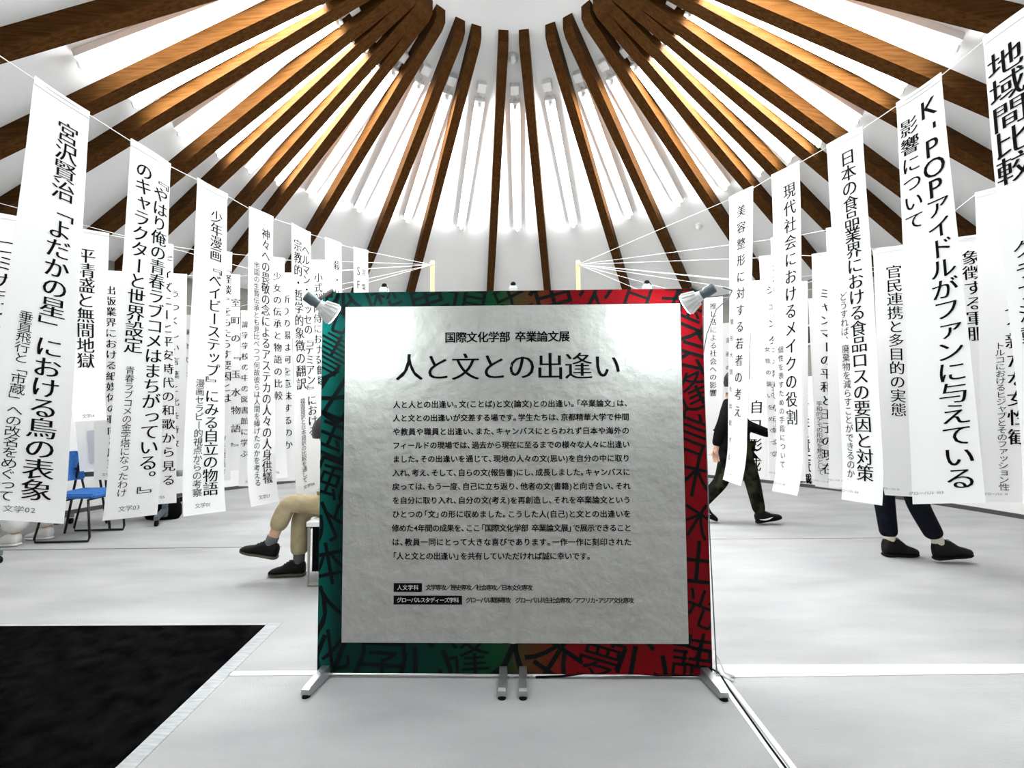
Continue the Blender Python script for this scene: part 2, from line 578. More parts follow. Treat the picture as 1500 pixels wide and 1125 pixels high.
tag(MB().tube([(0.919, 0.5, 0.005), (0.921, 1.2, 0.005), (0.930, 1.75, 0.005), (0.943, 2.1, 0.005), (0.955, 2.22, 0.006), (0.93, 2.26, 0.008)], 0.004, 8).build('power_cable', M['rubber'], None, True),
    'black power cable taped to the floor between two white tapes', 'cable')
tag(MB().tube([(0.99, 2.16, 0.006), (0.955, 2.20, 0.010), (0.935, 2.235, 0.05), (0.95, 2.26, 0.085), (0.965, 2.24, 0.05), (0.975, 2.215, 0.012), (1.01, 2.19, 0.008)], 0.005, 8).build('extension_cord', M['fixture'], None, True),
    'white extension cord looped at the lower right corner of the sign', 'cable')
tag(MB().tube([(0.10, 2.20, 0.006), (0.22, 2.205, 0.006), (0.36, 2.215, 0.018), (0.52, 2.22, 0.012), (0.66, 2.21, 0.006), (0.85, 2.20, 0.010), (0.90, 2.215, 0.014)], 0.005, 8).build('lamp_cable', M['rubber'], None, True),
    'black cable lying under the bottom edge of the sign', 'cable')

# ================================================================== THE SIGN
SIGN_Z = 0.022
SW, SH = 1.815, 1.78
sign = thing('exhibition_sign', 'large square exhibition sign with teal and red border standing on metal feet', 'sign', (-0.0035, 2.20, 0.0), math.atan2(-0.038, 1.815))
YF = 0.0                                   # front face of the boards in the sign's frame
def board(x0, x1, name='board'):
    c = (x0 + x1) / 2
    b = MB().box((c, YF + 0.018, SIGN_Z + SH / 2), (x1 - x0 - 0.02, 0.022, SH - 0.02)).build(name, M['panelling'], sign)
    f = MB()
    for cc, s in (((c, YF + 0.018, SIGN_Z + 0.01), (x1 - x0, 0.03, 0.02)), ((c, YF + 0.018, SIGN_Z + SH - 0.01), (x1 - x0, 0.03, 0.02)),
                  ((x0 + 0.01, YF + 0.018, SIGN_Z + SH / 2), (0.02, 0.03, SH - 0.04)), ((x1 - 0.01, YF + 0.018, SIGN_Z + SH / 2), (0.02, 0.03, SH - 0.04))):
        f.box(cc, s)
    f.build('frame', M['metal'], b)
board(-SW / 2, -0.002)
board(0.002, SW / 2)
def grid_sheet(x0, x1, z0, z1, y, fold, name, m, parent, thick=0.002):
    nx, nz = 300, 2
    pts = []
    xs = [x0 + (x1 - x0) * i / nx for i in range(nx + 1)]
    for i in range(nx + 1):
        if abs(xs[i]) == min(abs(x) for x in xs): xs[i] = 0.0
    prof = []
    for x in xs:
        prof.append((x, y - fold * math.exp(-(x / 0.012) ** 2) + 0.4 * fold * math.exp(-((x + 0.03) / 0.02) ** 2)))
    a = [[Vector((x, yy, z)) for x, yy in prof] + [Vector((x, yy + thick, z)) for x, yy in reversed(prof)] for z in (z0, z1)]
    return MB().loft(a).build(name, m, parent)
border = grid_sheet(-SW / 2, SW / 2, SIGN_Z, SIGN_Z + SH, YF - 0.004, 0.0008, 'border_print', M['print'], sign)
# inner sheet: measured margins
SX0, SX1 = -SW / 2 + 0.114, SW / 2 - 0.106
SZ0, SZ1 = SIGN_Z + 0.140, SIGN_Z + SH - 0.072
sheet = grid_sheet(SX0, SX1, SZ0, SZ1, YF - 0.0085, 0.0048, 'text_sheet', M['sheet'], sign)

# brush-drawn characters scattered over the border, trimmed at its edges
def brushwork():
    rnd = random.Random(11)
    chars = '木文歴史人出逢魚言語学化国書道光鳥風心夢車見社会水火土月日本手足山川'
    verts, faces = [], []
    def put(cx, cz, size, rot):
        ch = rnd.choice(chars)
        vs, fs, _ = char_shape(ch, 'regular', False)
        k = len(verts)
        ca, sa = math.cos(rot), math.sin(rot)
        for x, y in vs:
            xx, zz = x * size, y * size
            verts.append((cx + xx * ca - zz * sa, YF - 0.0051, cz + xx * sa + zz * ca))
        faces.extend(tuple(i + k for i in f) for f in fs)
    zt, zb = SIGN_Z + SH - 0.035, SIGN_Z + 0.065
    n = 9
    for i in range(n):
        x = -SW / 2 + SW * (i + 0.5) / n
        put(x, zt, rnd.uniform(0.16, 0.24), rnd.uniform(-0.5, 0.5))
        put(x + rnd.uniform(-0.02, 0.02), zb, rnd.uniform(0.20, 0.28), rnd.uniform(-0.6, 0.6))
        z = SIGN_Z + SH * (i + 0.5) / n
        put(-SW / 2 + 0.05, z, rnd.uniform(0.17, 0.24), rnd.uniform(-0.6, 0.6))
        put(SW / 2 - 0.055, z, rnd.uniform(0.17, 0.24), rnd.uniform(-0.6, 0.6))
    bm = bmesh.new()
    me = bpy.data.meshes.new('border_brushwork')
    me.from_pydata(verts, [], faces)
    bm.from_mesh(me)
    for co, no in (((-SW / 2 + 0.002, 0, 0), (-1, 0, 0)), ((SW / 2 - 0.002, 0, 0), (1, 0, 0)), ((0, 0, SIGN_Z + 0.002), (0, 0, -1)), ((0, 0, SIGN_Z + SH - 0.002), (0, 0, 1))):
        bmesh.ops.bisect_plane(bm, geom=bm.verts[:] + bm.edges[:] + bm.faces[:], plane_co=co, plane_no=no, clear_outer=True)
    bm.to_mesh(me)
    bm.free()
    me.materials.append(M['brush'])
    o = bpy.data.objects.new('border_brushwork', me)
    COL.objects.link(o)
    o.parent = border
brushwork()

def sign_place(a, b):
    fold = 0.0050 * math.exp(-(a / 0.012) ** 2) - 0.0019 * math.exp(-((a + 0.03) / 0.02) ** 2)
    return Vector((a, YF - 0.0093 - max(fold, -0.001), SIGN_Z + SH - b))
def sign_text(name, items, m):
    return text_mesh(items, sign_place, name, m, sheet, False)
# all distances in metres from the sign's centre line and its top edge
sign_text('heading_lettering', line_items('国際文化学部 卒業論文展', -0.315, 0.279, 0.224, 0.052, 'bold'), M['ink'])
sign_text('title_lettering', line_items('人と文との出逢い', -0.552, 0.520, 0.367, 0.133, 'mincho'), M['ink'])
BODY = ['人と人との出逢い。文(ことば)と文(論文)との出逢い。「卒業論文」は、', '人と文との出逢いが交差する場です。学生たちは、京都精華大学で仲間',
        'や教員や職員と出逢い、また、キャンバスにとらわれず日本や海外の', 'フィールドの現場では、過去から現在に至るまでの様々な人々に出逢い',
        'ました。その出逢いを通じて、現地の人々の文(思い)を自分の中に取り', '入れ、考え、そして、自らの文(報告書)にし、成長しました。キャンバスに',
        '戻っては、もう一度、自己に立ち返り、他者の文(書籍)と向き合い、それ', 'を自分に取り入れ、自分の文(考え)を再創造し、それを卒業論文という',
        'ひとつの「文」の形に収めました。こうした人(自己)と文との出逢いを', '修めた4年間の成果を、ここ「国際文化学部 卒業論文展」で展示できること',
        'は、教員一同にとって大きな喜びであります。一作一作に刻印された', '「人と文との出逢い」を共有していただければ誠に幸いです。']
items = []
for i, t in enumerate(BODY):
    items += line_items(t, -0.562, 0.552 if i < 11 else 0.367, 0.542 + i * 0.0641, 0.0345, 'bold')
sign_text('body_lettering', items, M['ink'])
for i, (t, x1, rest, x2) in enumerate((('人文学科', -0.420, '文学専攻／歴史専攻／社会専攻／日本文化専攻', 0.091), ('グローバルスタディーズ学科', -0.234, 'グローバル関係専攻／グローバル共生社会専攻／アフリカ・アジア文化専攻', 0.555))):
    b = 1.390 + i * 0.057
    MB().box((( -0.552 + x1) / 2, YF - 0.0090, SIGN_Z + SH - b), (x1 + 0.552, 0.0012, 0.040)).build('label_bar', M['ink'], sheet)
    text_mesh(line_items(t, -0.537, x1 - 0.015, b, 0.024, 'regular'), lambda a, bb: Vector((a, YF - 0.0102, SIGN_Z + SH - bb)), 'label_lettering', M['white_ink'], sheet, False)
    sign_text('department_lettering', line_items(rest, x1 + 0.018, x2, b, 0.0265, 'bold'), M['ink'])
# feet
for x, s in ((-0.862, 1), (-0.045, 1), (0.045, 1), (0.866, 1)):
    f = MB()
    sp = 0.0
    if x < -0.5: sp = -0.03
    if x > 0.5: sp = 0.03
    f.loft([[Vector((x + sp * t - 0.02, y, z0)), Vector((x + sp * t + 0.02, y, z0)), Vector((x + sp * t + 0.017, y, z0 + hh)), Vector((x + sp * t - 0.017, y, z0 + hh))]
            for y, t, z0, hh in ((-0.155, 1, 0.012, 0.022), (-0.14, 0.95, 0.010, 0.030), (-0.02, 0.2, 0.012, 0.045), (0.05, 0, 0.012, 0.045), (0.16, 0, 0.010, 0.030), (0.175, 0, 0.012, 0.022))])
    fo = f.build('foot', M['metal'], sign)
    for y, xx in ((-0.145, x + sp), (0.165, x)):
        MB().tube([(xx, y, 0.0005), (xx, y, 0.013)], [0.018, 0.016], 12).build('rubber_pad', M['rubber'], fo)
    MB().box((x, 0.018, 0.03), (0.03, 0.028, 0.05)).build('bracket', M['metal'], fo)

# clips along the top edge
top_z = SIGN_Z + SH
for x, lab in ((-0.615, 'white spring clip with black loop on the left half of the sign top'), (0.012, 'white clip with black knob at the middle of the sign top'), (0.655, 'white spring clip with black loop on the right half of the sign top')):
    p = sign.matrix_basis @ Vector((x, 0.018, top_z))
    c = thing('spring_clip', lab, 'clip', p, group='clips on the sign top')
    MB().loft([[Vector((-0.020, -0.014, 0.001)), Vector((0.020, -0.014, 0.001)), Vector((0.020, 0.014, 0.001)), Vector((-0.020, 0.014, 0.001))],
               [Vector((-0.020, -0.012, 0.018)), Vector((0.020, -0.012, 0.018)), Vector((0.020, 0.012, 0.018)), Vector((-0.020, 0.012, 0.018))],
               [Vector((-0.015, -0.006, 0.030)), Vector((0.015, -0.006, 0.030)), Vector((0.015, 0.006, 0.030)), Vector((-0.015, 0.006, 0.030))]]).build('jaw', M['fixture'], c)
    MB().ball((0, 0, 0.038), 0.013, (1, 0.8, 0.9)).build('knob', M['rubber'], c, True)
    if 'loop' in lab:
        MB().tube([(-0.016, -0.01, 0.004), (-0.017, -0.006, 0.022), (-0.010, 0, 0.040), (0.004, 0, 0.044), (0.015, -0.006, 0.030), (0.018, -0.012, 0.008)], 0.0028, 6).build('wire_loop', M['dark_metal'], c, True)

# clip lamps at the two upper corners
def clip_lamp(base, head, lab, grip):
    root = thing('clip_lamp', lab, 'lamp', grip, group='clip lamps on the sign corners')
    b, h = Vector(base) - Vector(grip), Vector(head) - Vector(grip)
    d = (h - b).normalized()
    L = (h - b).length
    P = lambda t: b + d * L * t
    bulb = MB().tube([P(0.44), P(0.50), P(0.60), P(0.80), P(0.95), P(1.0)], [0.020, 0.022, 0.026, 0.040, 0.047, 0.045], 28).build('reflector_bulb', M['fixture'], root, True)
    sk = smooth_auto(MB().tube([P(0.0), P(0.02), P(0.30), P(0.34), P(0.46)], [0.014, 0.021, 0.023, 0.019, 0.020], 24).build('socket', M['grey_metal'], root))
    side = d.orthogonal().normalized()
    up = d.cross(side)
    fins = MB()
    for k in range(14):
        a = 2 * PI * k / 14
        v = side * math.cos(a) + up * math.sin(a)
        fins.loft([[P(0.56) + v * 0.022 + d.cross(v) * 0.002, P(0.56) + v * 0.022 - d.cross(v) * 0.002, P(0.58) + v * 0.034 - d.cross(v) * 0.002, P(0.58) + v * 0.034 + d.cross(v) * 0.002],
                   [P(0.95) + v * 0.044 + d.cross(v) * 0.002, P(0.95) + v * 0.044 - d.cross(v) * 0.002, P(0.93) + v * 0.050 - d.cross(v) * 0.002, P(0.93) + v * 0.050 + d.cross(v) * 0.002]])
    fins.build('cooling_fins', M['fixture'], bulb)
    MB().tube([P(1.002), P(1.012)], 0.041, 28).build('lens', mat('lit_lens', (1, 1, 1), 0.3, emit=((0.93, 1.0, 1.0), 14.0)), bulb)
    MB().tube([P(0.35), P(0.30) + Vector((0, 0.03, 0.01)), Vector((0, 0.0, 0.012)), Vector((0, 0.0, -0.005))], 0.008, 8).build('arm', M['rubber'], root, True)
    MB().box((0, 0.0, -0.012), (0.03, 0.05, 0.035), None, 0.004).build('clamp', M['rubber'], root)
    l = bpy.data.lights.new('lamp_glow', 'POINT')
    l.energy = SPOT_POWER
    l.shadow_soft_size = 0.03
    l.color = (0.90, 1.0, 1.0)
    lo = bpy.data.objects.new('lamp_glow', l)
    COL.objects.link(lo)
    lo.parent = root
    lo.location = P(1.32)
    return root
LL = clip_lamp((-0.855, 1.90, 1.713), (-0.757, 1.97, 1.642), 'white clip lamp with grey socket at the upper left corner of the sign', (-0.875, 2.236, 1.806))
RL = clip_lamp((0.830, 1.87, 1.728), (0.732, 1.94, 1.670), 'white clip lamp with silver socket at the upper right corner of the sign', (0.872, 2.20, 1.806))
MB().tube([(0.035, -0.235, -0.055), (0.09, -0.20, -0.06), (0.12, -0.10, -0.07), (0.13, 0.05, -0.09), (0.11, 0.12, -0.20), (0.075, 0.10, -0.33), (0.06, 0.05, -0.55), (0.055, 0.02, -1.2), (0.06, 0.0, -1.79)], 0.003, 6).build('cord', M['grey_metal'], RL, True)

# ================================================================== HANGING BANNERS
BANNER_CORNERS = {
    'L11': ((-2.167, 2.037, 2.763), (-2.11, 2.253, 2.734), (-2.354, 2.06, 0.78), (-2.117, 2.227, 0.715)),
    'L12': ((-2.059, 2.445, 2.712), (-2.002, 2.662, 2.686), (-2.177, 2.512, 0.661), (-1.952, 2.595, 0.673)),
    'L13': ((-1.958, 2.829, 2.688), (-1.901, 3.043, 2.684), (-2.001, 2.835, 0.604), (-1.87, 3.036, 0.592)),
    'L14': ((-1.855, 3.22, 2.677), (-1.797, 3.437, 2.694), (-1.822, 3.215, 0.58), (-1.741, 3.441, 0.572)),
    'L15': ((-1.748, 3.624, 2.723), (-1.69, 3.842, 2.728), (-1.688, 3.637, 0.559), (-1.556, 3.83, 0.615)),
    'L16': ((-1.642, 4.023, 2.755), (-1.582, 4.251, 2.781), (-1.599, 4.024, 0.566), (-1.523, 4.251, 0.57)),
    'L17': ((-1.532, 4.44, 2.815), (-1.468, 4.682, 2.864), (-1.498, 4.451, 0.589), (-1.402, 4.671, 0.576)),
    'L21': ((-3.483, 2.938, 2.549), (-3.349, 3.119, 2.566), (-3.495, 2.963, 0.728), (-3.319, 3.119, 0.726)),
    'L22': ((-3.21, 3.307, 2.578), (-3.076, 3.488, 2.596), (-3.108, 3.278, 1.164), (-3.082, 3.517, 1.172)),
    'L23': ((-2.963, 3.641, 2.607), (-2.829, 3.822, 2.623), (-2.915, 3.666, 0.503), (-2.739, 3.822, 0.492)),
    'L24': ((-2.692, 4.006, 2.647), (-2.558, 4.187, 2.682), (-2.701, 4.031, 0.618), (-2.525, 4.187, 0.617)),
    'L25': ((-2.403, 4.397, 2.723), (-2.269, 4.577, 2.75), (-2.344, 4.385, 0.592), (-2.22, 4.589, 0.58)),
    'L26': ((-2.097, 4.81, 2.81), (-1.963, 4.991, 2.867), (-2.096, 4.81, 0.595), (-1.92, 4.966, 0.587)),
    'L31': ((-4.013, 4.374, 2.582), (-3.822, 4.492, 2.603), (-3.907, 4.374, 0.603), (-3.686, 4.453, 0.577)),
    'L32': ((-3.568, 4.649, 2.636), (-3.377, 4.768, 2.654), (-3.551, 4.688, 0.634), (-3.33, 4.768, 0.636)),
    'L33': ((-3.162, 4.901, 2.693), (-2.971, 5.019, 2.717), (-3.141, 4.94, 0.598), (-2.92, 5.019, 0.601)),
    'L34': ((-2.401, 4.532, 2.595), (-2.261, 4.708, 2.643), (-2.369, 4.559, 0.539), (-2.188, 4.708, 0.528)),
    'L41': ((-4.576, 6.305, 2.55), (-4.351, 6.299, 2.538), (-4.593, 6.354, 0.565), (-4.365, 6.299, 0.515)),
    'L42': ((-3.108, 5.281, 2.38), (-2.903, 5.374, 2.395), (-3.084, 5.281, 0.384), (-2.854, 5.331, 0.375)),
    'R10': ((2.092, 1.97, 2.857), (2.152, 1.753, 2.883), (2.151, 1.97, 0.829), (2.26, 1.762, 0.873)),
    'R11': ((1.994, 2.319, 2.797), (2.048, 2.125, 2.816), (1.962, 2.305, 0.762), (2.15, 2.139, 0.801)),
    'R12': ((1.889, 2.695, 2.795), (1.946, 2.49, 2.781), (1.918, 2.71, 0.704), (1.966, 2.475, 0.717)),
    'R13': ((1.779, 3.089, 2.814), (1.838, 2.877, 2.799), (1.755, 3.102, 0.683), (1.777, 2.863, 0.696)),
    'R14': ((1.671, 3.474, 2.836), (1.735, 3.246, 2.815), (1.602, 3.48, 0.703), (1.618, 3.241, 0.693)),
    'R21': ((3.161, 3.091, 2.682), (3.293, 2.909, 2.68), (3.093, 3.091, 0.606), (3.268, 2.933, 0.632)),
    'R22': ((2.821, 3.56, 2.449), (2.953, 3.378, 2.433), (2.734, 3.476, 0.586), (2.974, 3.461, 0.573)),
    'R23': ((2.637, 3.814, 2.724), (2.769, 3.632, 2.703), (2.576, 3.814, 0.591), (2.75, 3.656, 0.596)),
    'R24': ((2.376, 4.174, 2.778), (2.508, 3.992, 2.744), (2.341, 4.174, 0.593), (2.516, 4.016, 0.599)),
    'R31': ((3.402, 3.506, 2.523), (3.555, 3.341, 2.506), (3.43, 3.506, 0.531), (3.62, 3.371, 0.548)),
    'R32': ((2.761, 4.198, 2.632), (2.914, 4.033, 2.607), (2.687, 4.168, 0.532), (2.903, 4.064, 0.513)),
    'R33': ((2.456, 4.528, 2.724), (2.609, 4.363, 2.696), (2.488, 4.528, 0.552), (2.68, 4.392, 0.552)),
    'R34': ((2.855, 5.46, 2.732), (3.065, 5.38, 2.726), (2.78, 5.527, 0.418), (2.888, 5.314, 0.433)),
    'R41': ((2.467, 5.888, 2.632), (2.688, 5.844, 2.638), (2.41, 5.888, 0.589), (2.645, 5.891, 0.587)),
    'R42': ((3.167, 6.945, 2.495), (3.38, 7.016, 2.52), (3.117, 6.945, 0.511), (3.32, 7.064, 0.487)),
    'R43': ((3.576, 5.533, 2.531), (3.794, 5.478, 2.534), (3.594, 5.533, 0.556), (3.829, 5.525, 0.539)),
    'R44': ((2.93, 4.947, 2.572), (3.121, 4.828, 2.556), (2.827, 4.908, 0.55), (3.048, 4.828, 0.546)),
}

# per banner: label, group, columns (text, u, v start, v end, size, style), footer
GL1, GL2, GL3 = 'front row of banners on the left', 'second row of banners on the left', 'rear banners on the left'
GR1, GR2, GR3 = 'front row of banners on the right', 'second row of banners on the right', 'rear banners on the right'
BANNERS = {
    'L11': ('large white banner with the two black lines ending at footer 02, nearest on the left', GL1, [('宮沢賢治「よだかの星」における鳥の表象', .64, .06, .955, .108, 'mincho'), ('垂直飛行と「市蔵」への改名をめぐって', .30, .53, .96, .062, 'regular')], '文学02'),
    'L12': ('white banner with two long title columns and footer 03, second in the left front row', GL1, [('『やはり俺の青春ラブコメはまちがっている。』', .76, .045, .965, .098, 'mincho'), ('のキャラクターと世界設定', .33, .045, .565, .100, 'mincho'), ('青春ラブコメの金字塔になったわけ', .30, .60, .945, .055, 'regular')], '文学03'),
    'L13': ('white banner about a boys comic with footer 01, third in the left front row', GL1, [('少年漫画『ベイビーステップ』にみる自立の物語', .66, .07, .95, .092, 'mincho'), ('漫画セラピー的視点からの考察', .34, .60, .95, .052, 'regular')], '文学01'),
    'L14': ('white banner about human offerings to gods, fourth in the left front row', GL1, [('神々への畏敬の念によるアステカの人々の人身供犠', .66, .055, .935, .085, 'mincho'), ('他国の生贄伝承とも見比べつつ何故彼らは人間を捧げたのかを考える', .30, .18, .94, .047, 'regular')], '文学07'),
    'L15': ('white banner with side by side title columns touching the left edge of the sign', GL1, [('宗教的・哲学的象徴の翻訳', .32, .05, .62, .090, 'mincho'), ('ヘルマン・ヘッセの『デミアン』における', .72, .06, .80, .080, 'mincho'), ('韓国語訳と日本語訳の比較を通して', .35, .65, .96, .045, 'regular')], '文学06'),
    'L16': ('white banner just above the left lamp, its lower part behind the sign', GL1, [('殺・杜子春における語り', .66, .07, .75, .085, 'mincho')], '文学08'),
    'L17': ('white banner lettered SF behind the top left of the sign', GL1, [('SF的想像力の系譜', .34, .07, .62, .088, 'mincho'), ('言葉としての未来', .70, .07, .60, .066, 'regular')], '文学09'),
    'L21': ('white banner with a katakana title cut off by the left picture edge', GL2, [('コミカライズ版アニメの受容', .72, .09, .90, .105, 'mincho'), ('ヴィジュアルと原作', .30, .20, .80, .075, 'regular')], '文学12'),
    'L22': ('short white banner with six large characters, hanging above the blue chair', GL2, [('平清盛と無間地獄', .42, .10, .73, .115, 'mincho')], '文学14'),
    'L23': ('white banner about poetry seen just right of the two column banner 03', GL2, [('ディズニーと平安時代の和歌から見る', .78, .04, .94, .082, 'mincho')], '文学05'),
    'L24': ('white banner ending in the words for causal factors, right of banner 01', GL2, [('『怪談』をもたらす要因とは', .82, .05, .67, .080, 'mincho'), ('『雪』と二木勝弧を比較して', .78, .80, .97, .040, 'regular')], '文学04'),
    'L25': ('white banner comparing legend and story, right of the fourth left banner', GL2, [('少女の伝承と物語の比較', .66, .06, .66, .080, 'mincho'), ('キリシタン迫害の本質を探る', .40, .74, .95, .042, 'regular')], '文学10'),
    'L26': ('white banner with a two character heading half hidden behind the left lamp', GL2, [('小式部内侍における雑談', .34, .06, .60, .095, 'mincho'), ('恋と和歌における解釈', .62, .40, .94, .052, 'regular')], '文学11'),
    'L31': ('white banner about paper media, behind the banner with footer 03', GL3, [('出版業界における紙媒体の動向と展望', .62, .07, .95, .082, 'mincho')], '文学16'),
    'L32': ('white banner behind the poetry banner, above the grey office chair', GL3, [('うつくしい言葉と北条時政', .56, .07, .90, .075, 'mincho'), ('敗者の歴史を語る', .26, .68, .93, .040, 'regular')], '文学15'),
    'L33': ('white banner with the story title of jewel and water near its lower end', GL3, [('室町の『玉水物語』', .82, .10, .93, .085, 'mincho')], '文学13'),
    'L34': ('white banner seen in the gap right of the legend comparison banner', GL3, [('祈りの場は何を意味するのか', .74, .10, .86, .080, 'mincho')], '歴史07'),
    'L41': ('narrow far white banner in the gap right of the poetry banner', GL3, [('鎌倉武士と北条時政', .62, .07, .92, .075, 'mincho')], '歴史05'),
    'L42': ('far white banner about a school library, left of the fourth left banner', GL3, [('識字学校の中の図書館に学ぶ', .22, .05, .85, .075, 'mincho')], '文学18'),
    'R10': ('white banner cut by the right picture edge, nearest of the right front row', GR1, [('地域間比較', .30, .05, .34, .115, 'mincho'), ('ケーススタディとしての', .82, .03, .60, .108, 'mincho'), ('クラブ活動', .30, .46, .68, .070, 'regular')], 'グローバル 02'),
    'R11': ('large white banner with a K-POP title and footer 103, second in the right row', GR1, [('K-POPアイドルがファンに与えている', .70, .035, .97, .118, 'mincho'), ('影響について', .25, .055, .34, .082, 'mincho')], 'グローバル 103'),
    'R12': ('white banner about food loss with footer 104, third in the right front row', GR1, [('日本の食品業界における食品ロスの要因と対策', .60, .045, .945, .092, 'mincho'), ('どうすれば、廃棄物を減らすことができるのか', .24, .43, .94, .047, 'regular')], 'グローバル 104'),
    'R13': ('white banner about make-up roles, fourth in the right front row', GR1, [('現代社会におけるメイクの役割', .62, .05, .80, .094, 'mincho'), ('個性を表すための手段について', .24, .55, .93, .042, 'regular')], 'グローバル 105'),
    'R14': ('white banner about young people and beauty, hanging before the walking person in black', GR1, [('美容整形に対する若者の考え', .56, .04, .79, .080, 'mincho'), ('整形大国を比較する', .16, .42, .95, .040, 'regular')], 'グローバル 106'),
    'R21': ('white banner about women with a small katakana subtitle, behind the rightmost banner', GR2, [('文学作品に見る新たな女性観', .76, .05, .83, .100, 'mincho'), ('トルコにおけるヒジャブとそのファッション性', .42, .50, .965, .052, 'regular')], 'グローバル 14'),
    'R22': ('white banner about civic cooperation, hanging before the person in dark trousers', GR2, [('官民連携と多目的の実態', .55, .075, .69, .095, 'mincho')], 'グローバル 113'),
    'R23': ('white banner almost hidden behind the food loss banner', GR2, [('多文化社会の共生', .60, .06, .80, .085, 'mincho')], 'グローバル 112'),
    'R24': ('white banner whose left edge shows beside the make-up banner', GR2, [('かわいいの文化とつながる情報', .22, .10, .80, .082, 'mincho'), ('アニメを通した日韓交流', .06, .40, .92, .050, 'regular')], 'グローバル 111'),
    'R31': ('white banner about symbolic military uniforms, right of the K-POP banner', GR3, [('象徴する軍服', .40, .055, .405, .105, 'mincho'), ('私が軍服を着る意味を求めて', .44, .62, .955, .050, 'regular')], 'グローバル 16'),
    'R32': ('white banner about peace with a slim subtitle, left of the food loss banner', GR3, [('ミャンマーの平和と王子の現在', .44, .15, .95, .092, 'mincho'), ('平和的デモの形成を焦点として', .18, .64, .95, .045, 'regular')], 'グローバル 119'),
    'R33': ('white banner with faint columns left of the make-up banner', GR3, [('ジェンダーと現代社会', .40, .12, .88, .080, 'mincho'), ('女性の装いをめぐって', .14, .40, .92, .045, 'regular')], 'グローバル 118'),
    'R34': ('far white banner with a single large last character near the floor, beside the striding leg', GR3, [('自己形成', .40, .60, .985, .15, 'mincho')], '歴史 12'),
    'R41': ('white banner about fan activity, right beside the red edge of the sign', GR3, [('推し活による社会への影響', .50, .03, .62, .082, 'mincho')], 'グローバル 110'),
    'R42': ('narrow far white banner between the fan activity banner and the beauty banner', GR3, [('漫画の国際展開', .50, .08, .80, .075, 'mincho')], 'グローバル 109'),
    'R43': ('far white banner with a slanting left edge, left of the peace banner', GR3, [('国際協力の場から', .75, .10, .80, .080, 'mincho')], 'グローバル 117'),
    'R44': ('white banner mostly hidden by the make-up banner, its right edge showing', GR3, [('越境する音楽', .50, .08, .70, .085, 'mincho')], 'グローバル 115'),
}

def smooth01(t):
    return t * t * (3 - 2 * t)

def make_banner(key, idx):
    A, B, C, D = [Vector(p) for p in BANNER_CORNERS[key]]
    label, group, cols, foot = BANNERS[key]
    rnd = random.Random(idx * 13 + 5)
    mid = (A + B) / 2
    width = (((B - A).xy.length) + ((D - C).xy.length)) / 2
    length = ((A + B) / 2 - (C + D) / 2).length
    wave, phase, curl = rnd.uniform(0.002, 0.008), rnd.uniform(0, 6), rnd.uniform(0.01, 0.03)
    if group in (GL1, GR1): curl += 0.015
    def surf(u, v):
        top = A.lerp(B, u)
        bot = C.lerp(D, u)
        h = smooth01(min(max(v, 0), 1)) * 0.45 + 0.55 * v
        p = Vector((top.x + (bot.x - top.x) * h, top.y + (bot.y - top.y) * h, top.z + (bot.z - top.z) * v))
        w = (B - A).lerp(D - C, v)
        n = Vector((w.y, -w.x, 0)).normalized()        # towards the hall entrance
        off = 0.006 * math.sin(PI * u) * (1 if idx % 2 else -1) + wave * math.sin(PI * v) * math.sin(5 * v + phase)
        if v > 0.86:
            off += curl * ((v - 0.86) / 0.14) ** 2
        return p + n * off, n
    root = thing('hanging_banner', label, 'banner', mid, group=group)
    nu, nv = 6, 44
    front = [[surf(i / nu, j / nv) for i in range(nu + 1)] for j in range(nv + 1)]
    t = 0.0004
    rings = [[p - mid + n * t for p, n in row] + [p - mid - n * t for p, n in reversed(row)] for row in front]
    sh = MB().loft(rings).build('sheet', M['paper'], root)
    smooth_auto(sh, 50)
    hem_rows = [[surf(i / nu, j) for i in range(nu + 1)] for j in (-0.002, 0.016)]
    MB().loft([[p - mid + n * 0.0035 for p, n in row] + [p - mid - n * 0.0035 for p, n in reversed(row)] for row in hem_rows]).build('hem', M['paper'], root)
    for k, (text, u0, v0, v1, size, style) in enumerate(cols):
        pitch = (v1 - v0) * length / len(text)
        items = []
        for q, ch in enumerate(text):
            items.append((ch, 0.0, (q + 0.5) * pitch, min(size * 1.08, pitch * 1.04), style))
        def place(a, b, u0=u0, v0=v0):
            p, n = surf(u0 + a / width, v0 + b / length)
            return p - mid + n * 0.0034
        text_mesh(items, place, 'title_lettering' if style == 'mincho' else 'subtitle_lettering', M['ink'], root, True)
    if foot:
        def place(a, b):
            p, n = surf(0.52 + a / width, 0.975 + b / length)
            return p - mid + n * 0.0034
        text_mesh(line_items(foot, -0.018 * len(foot) * 0.8, None, 0.0, 0.030 if foot.startswith(('文', '歴')) else 0.017, 'regular'), place, 'footer_lettering', M['grey_ink'], root, False)
    return root
for idx, key in enumerate(BANNERS):
    make_banner(key, idx)

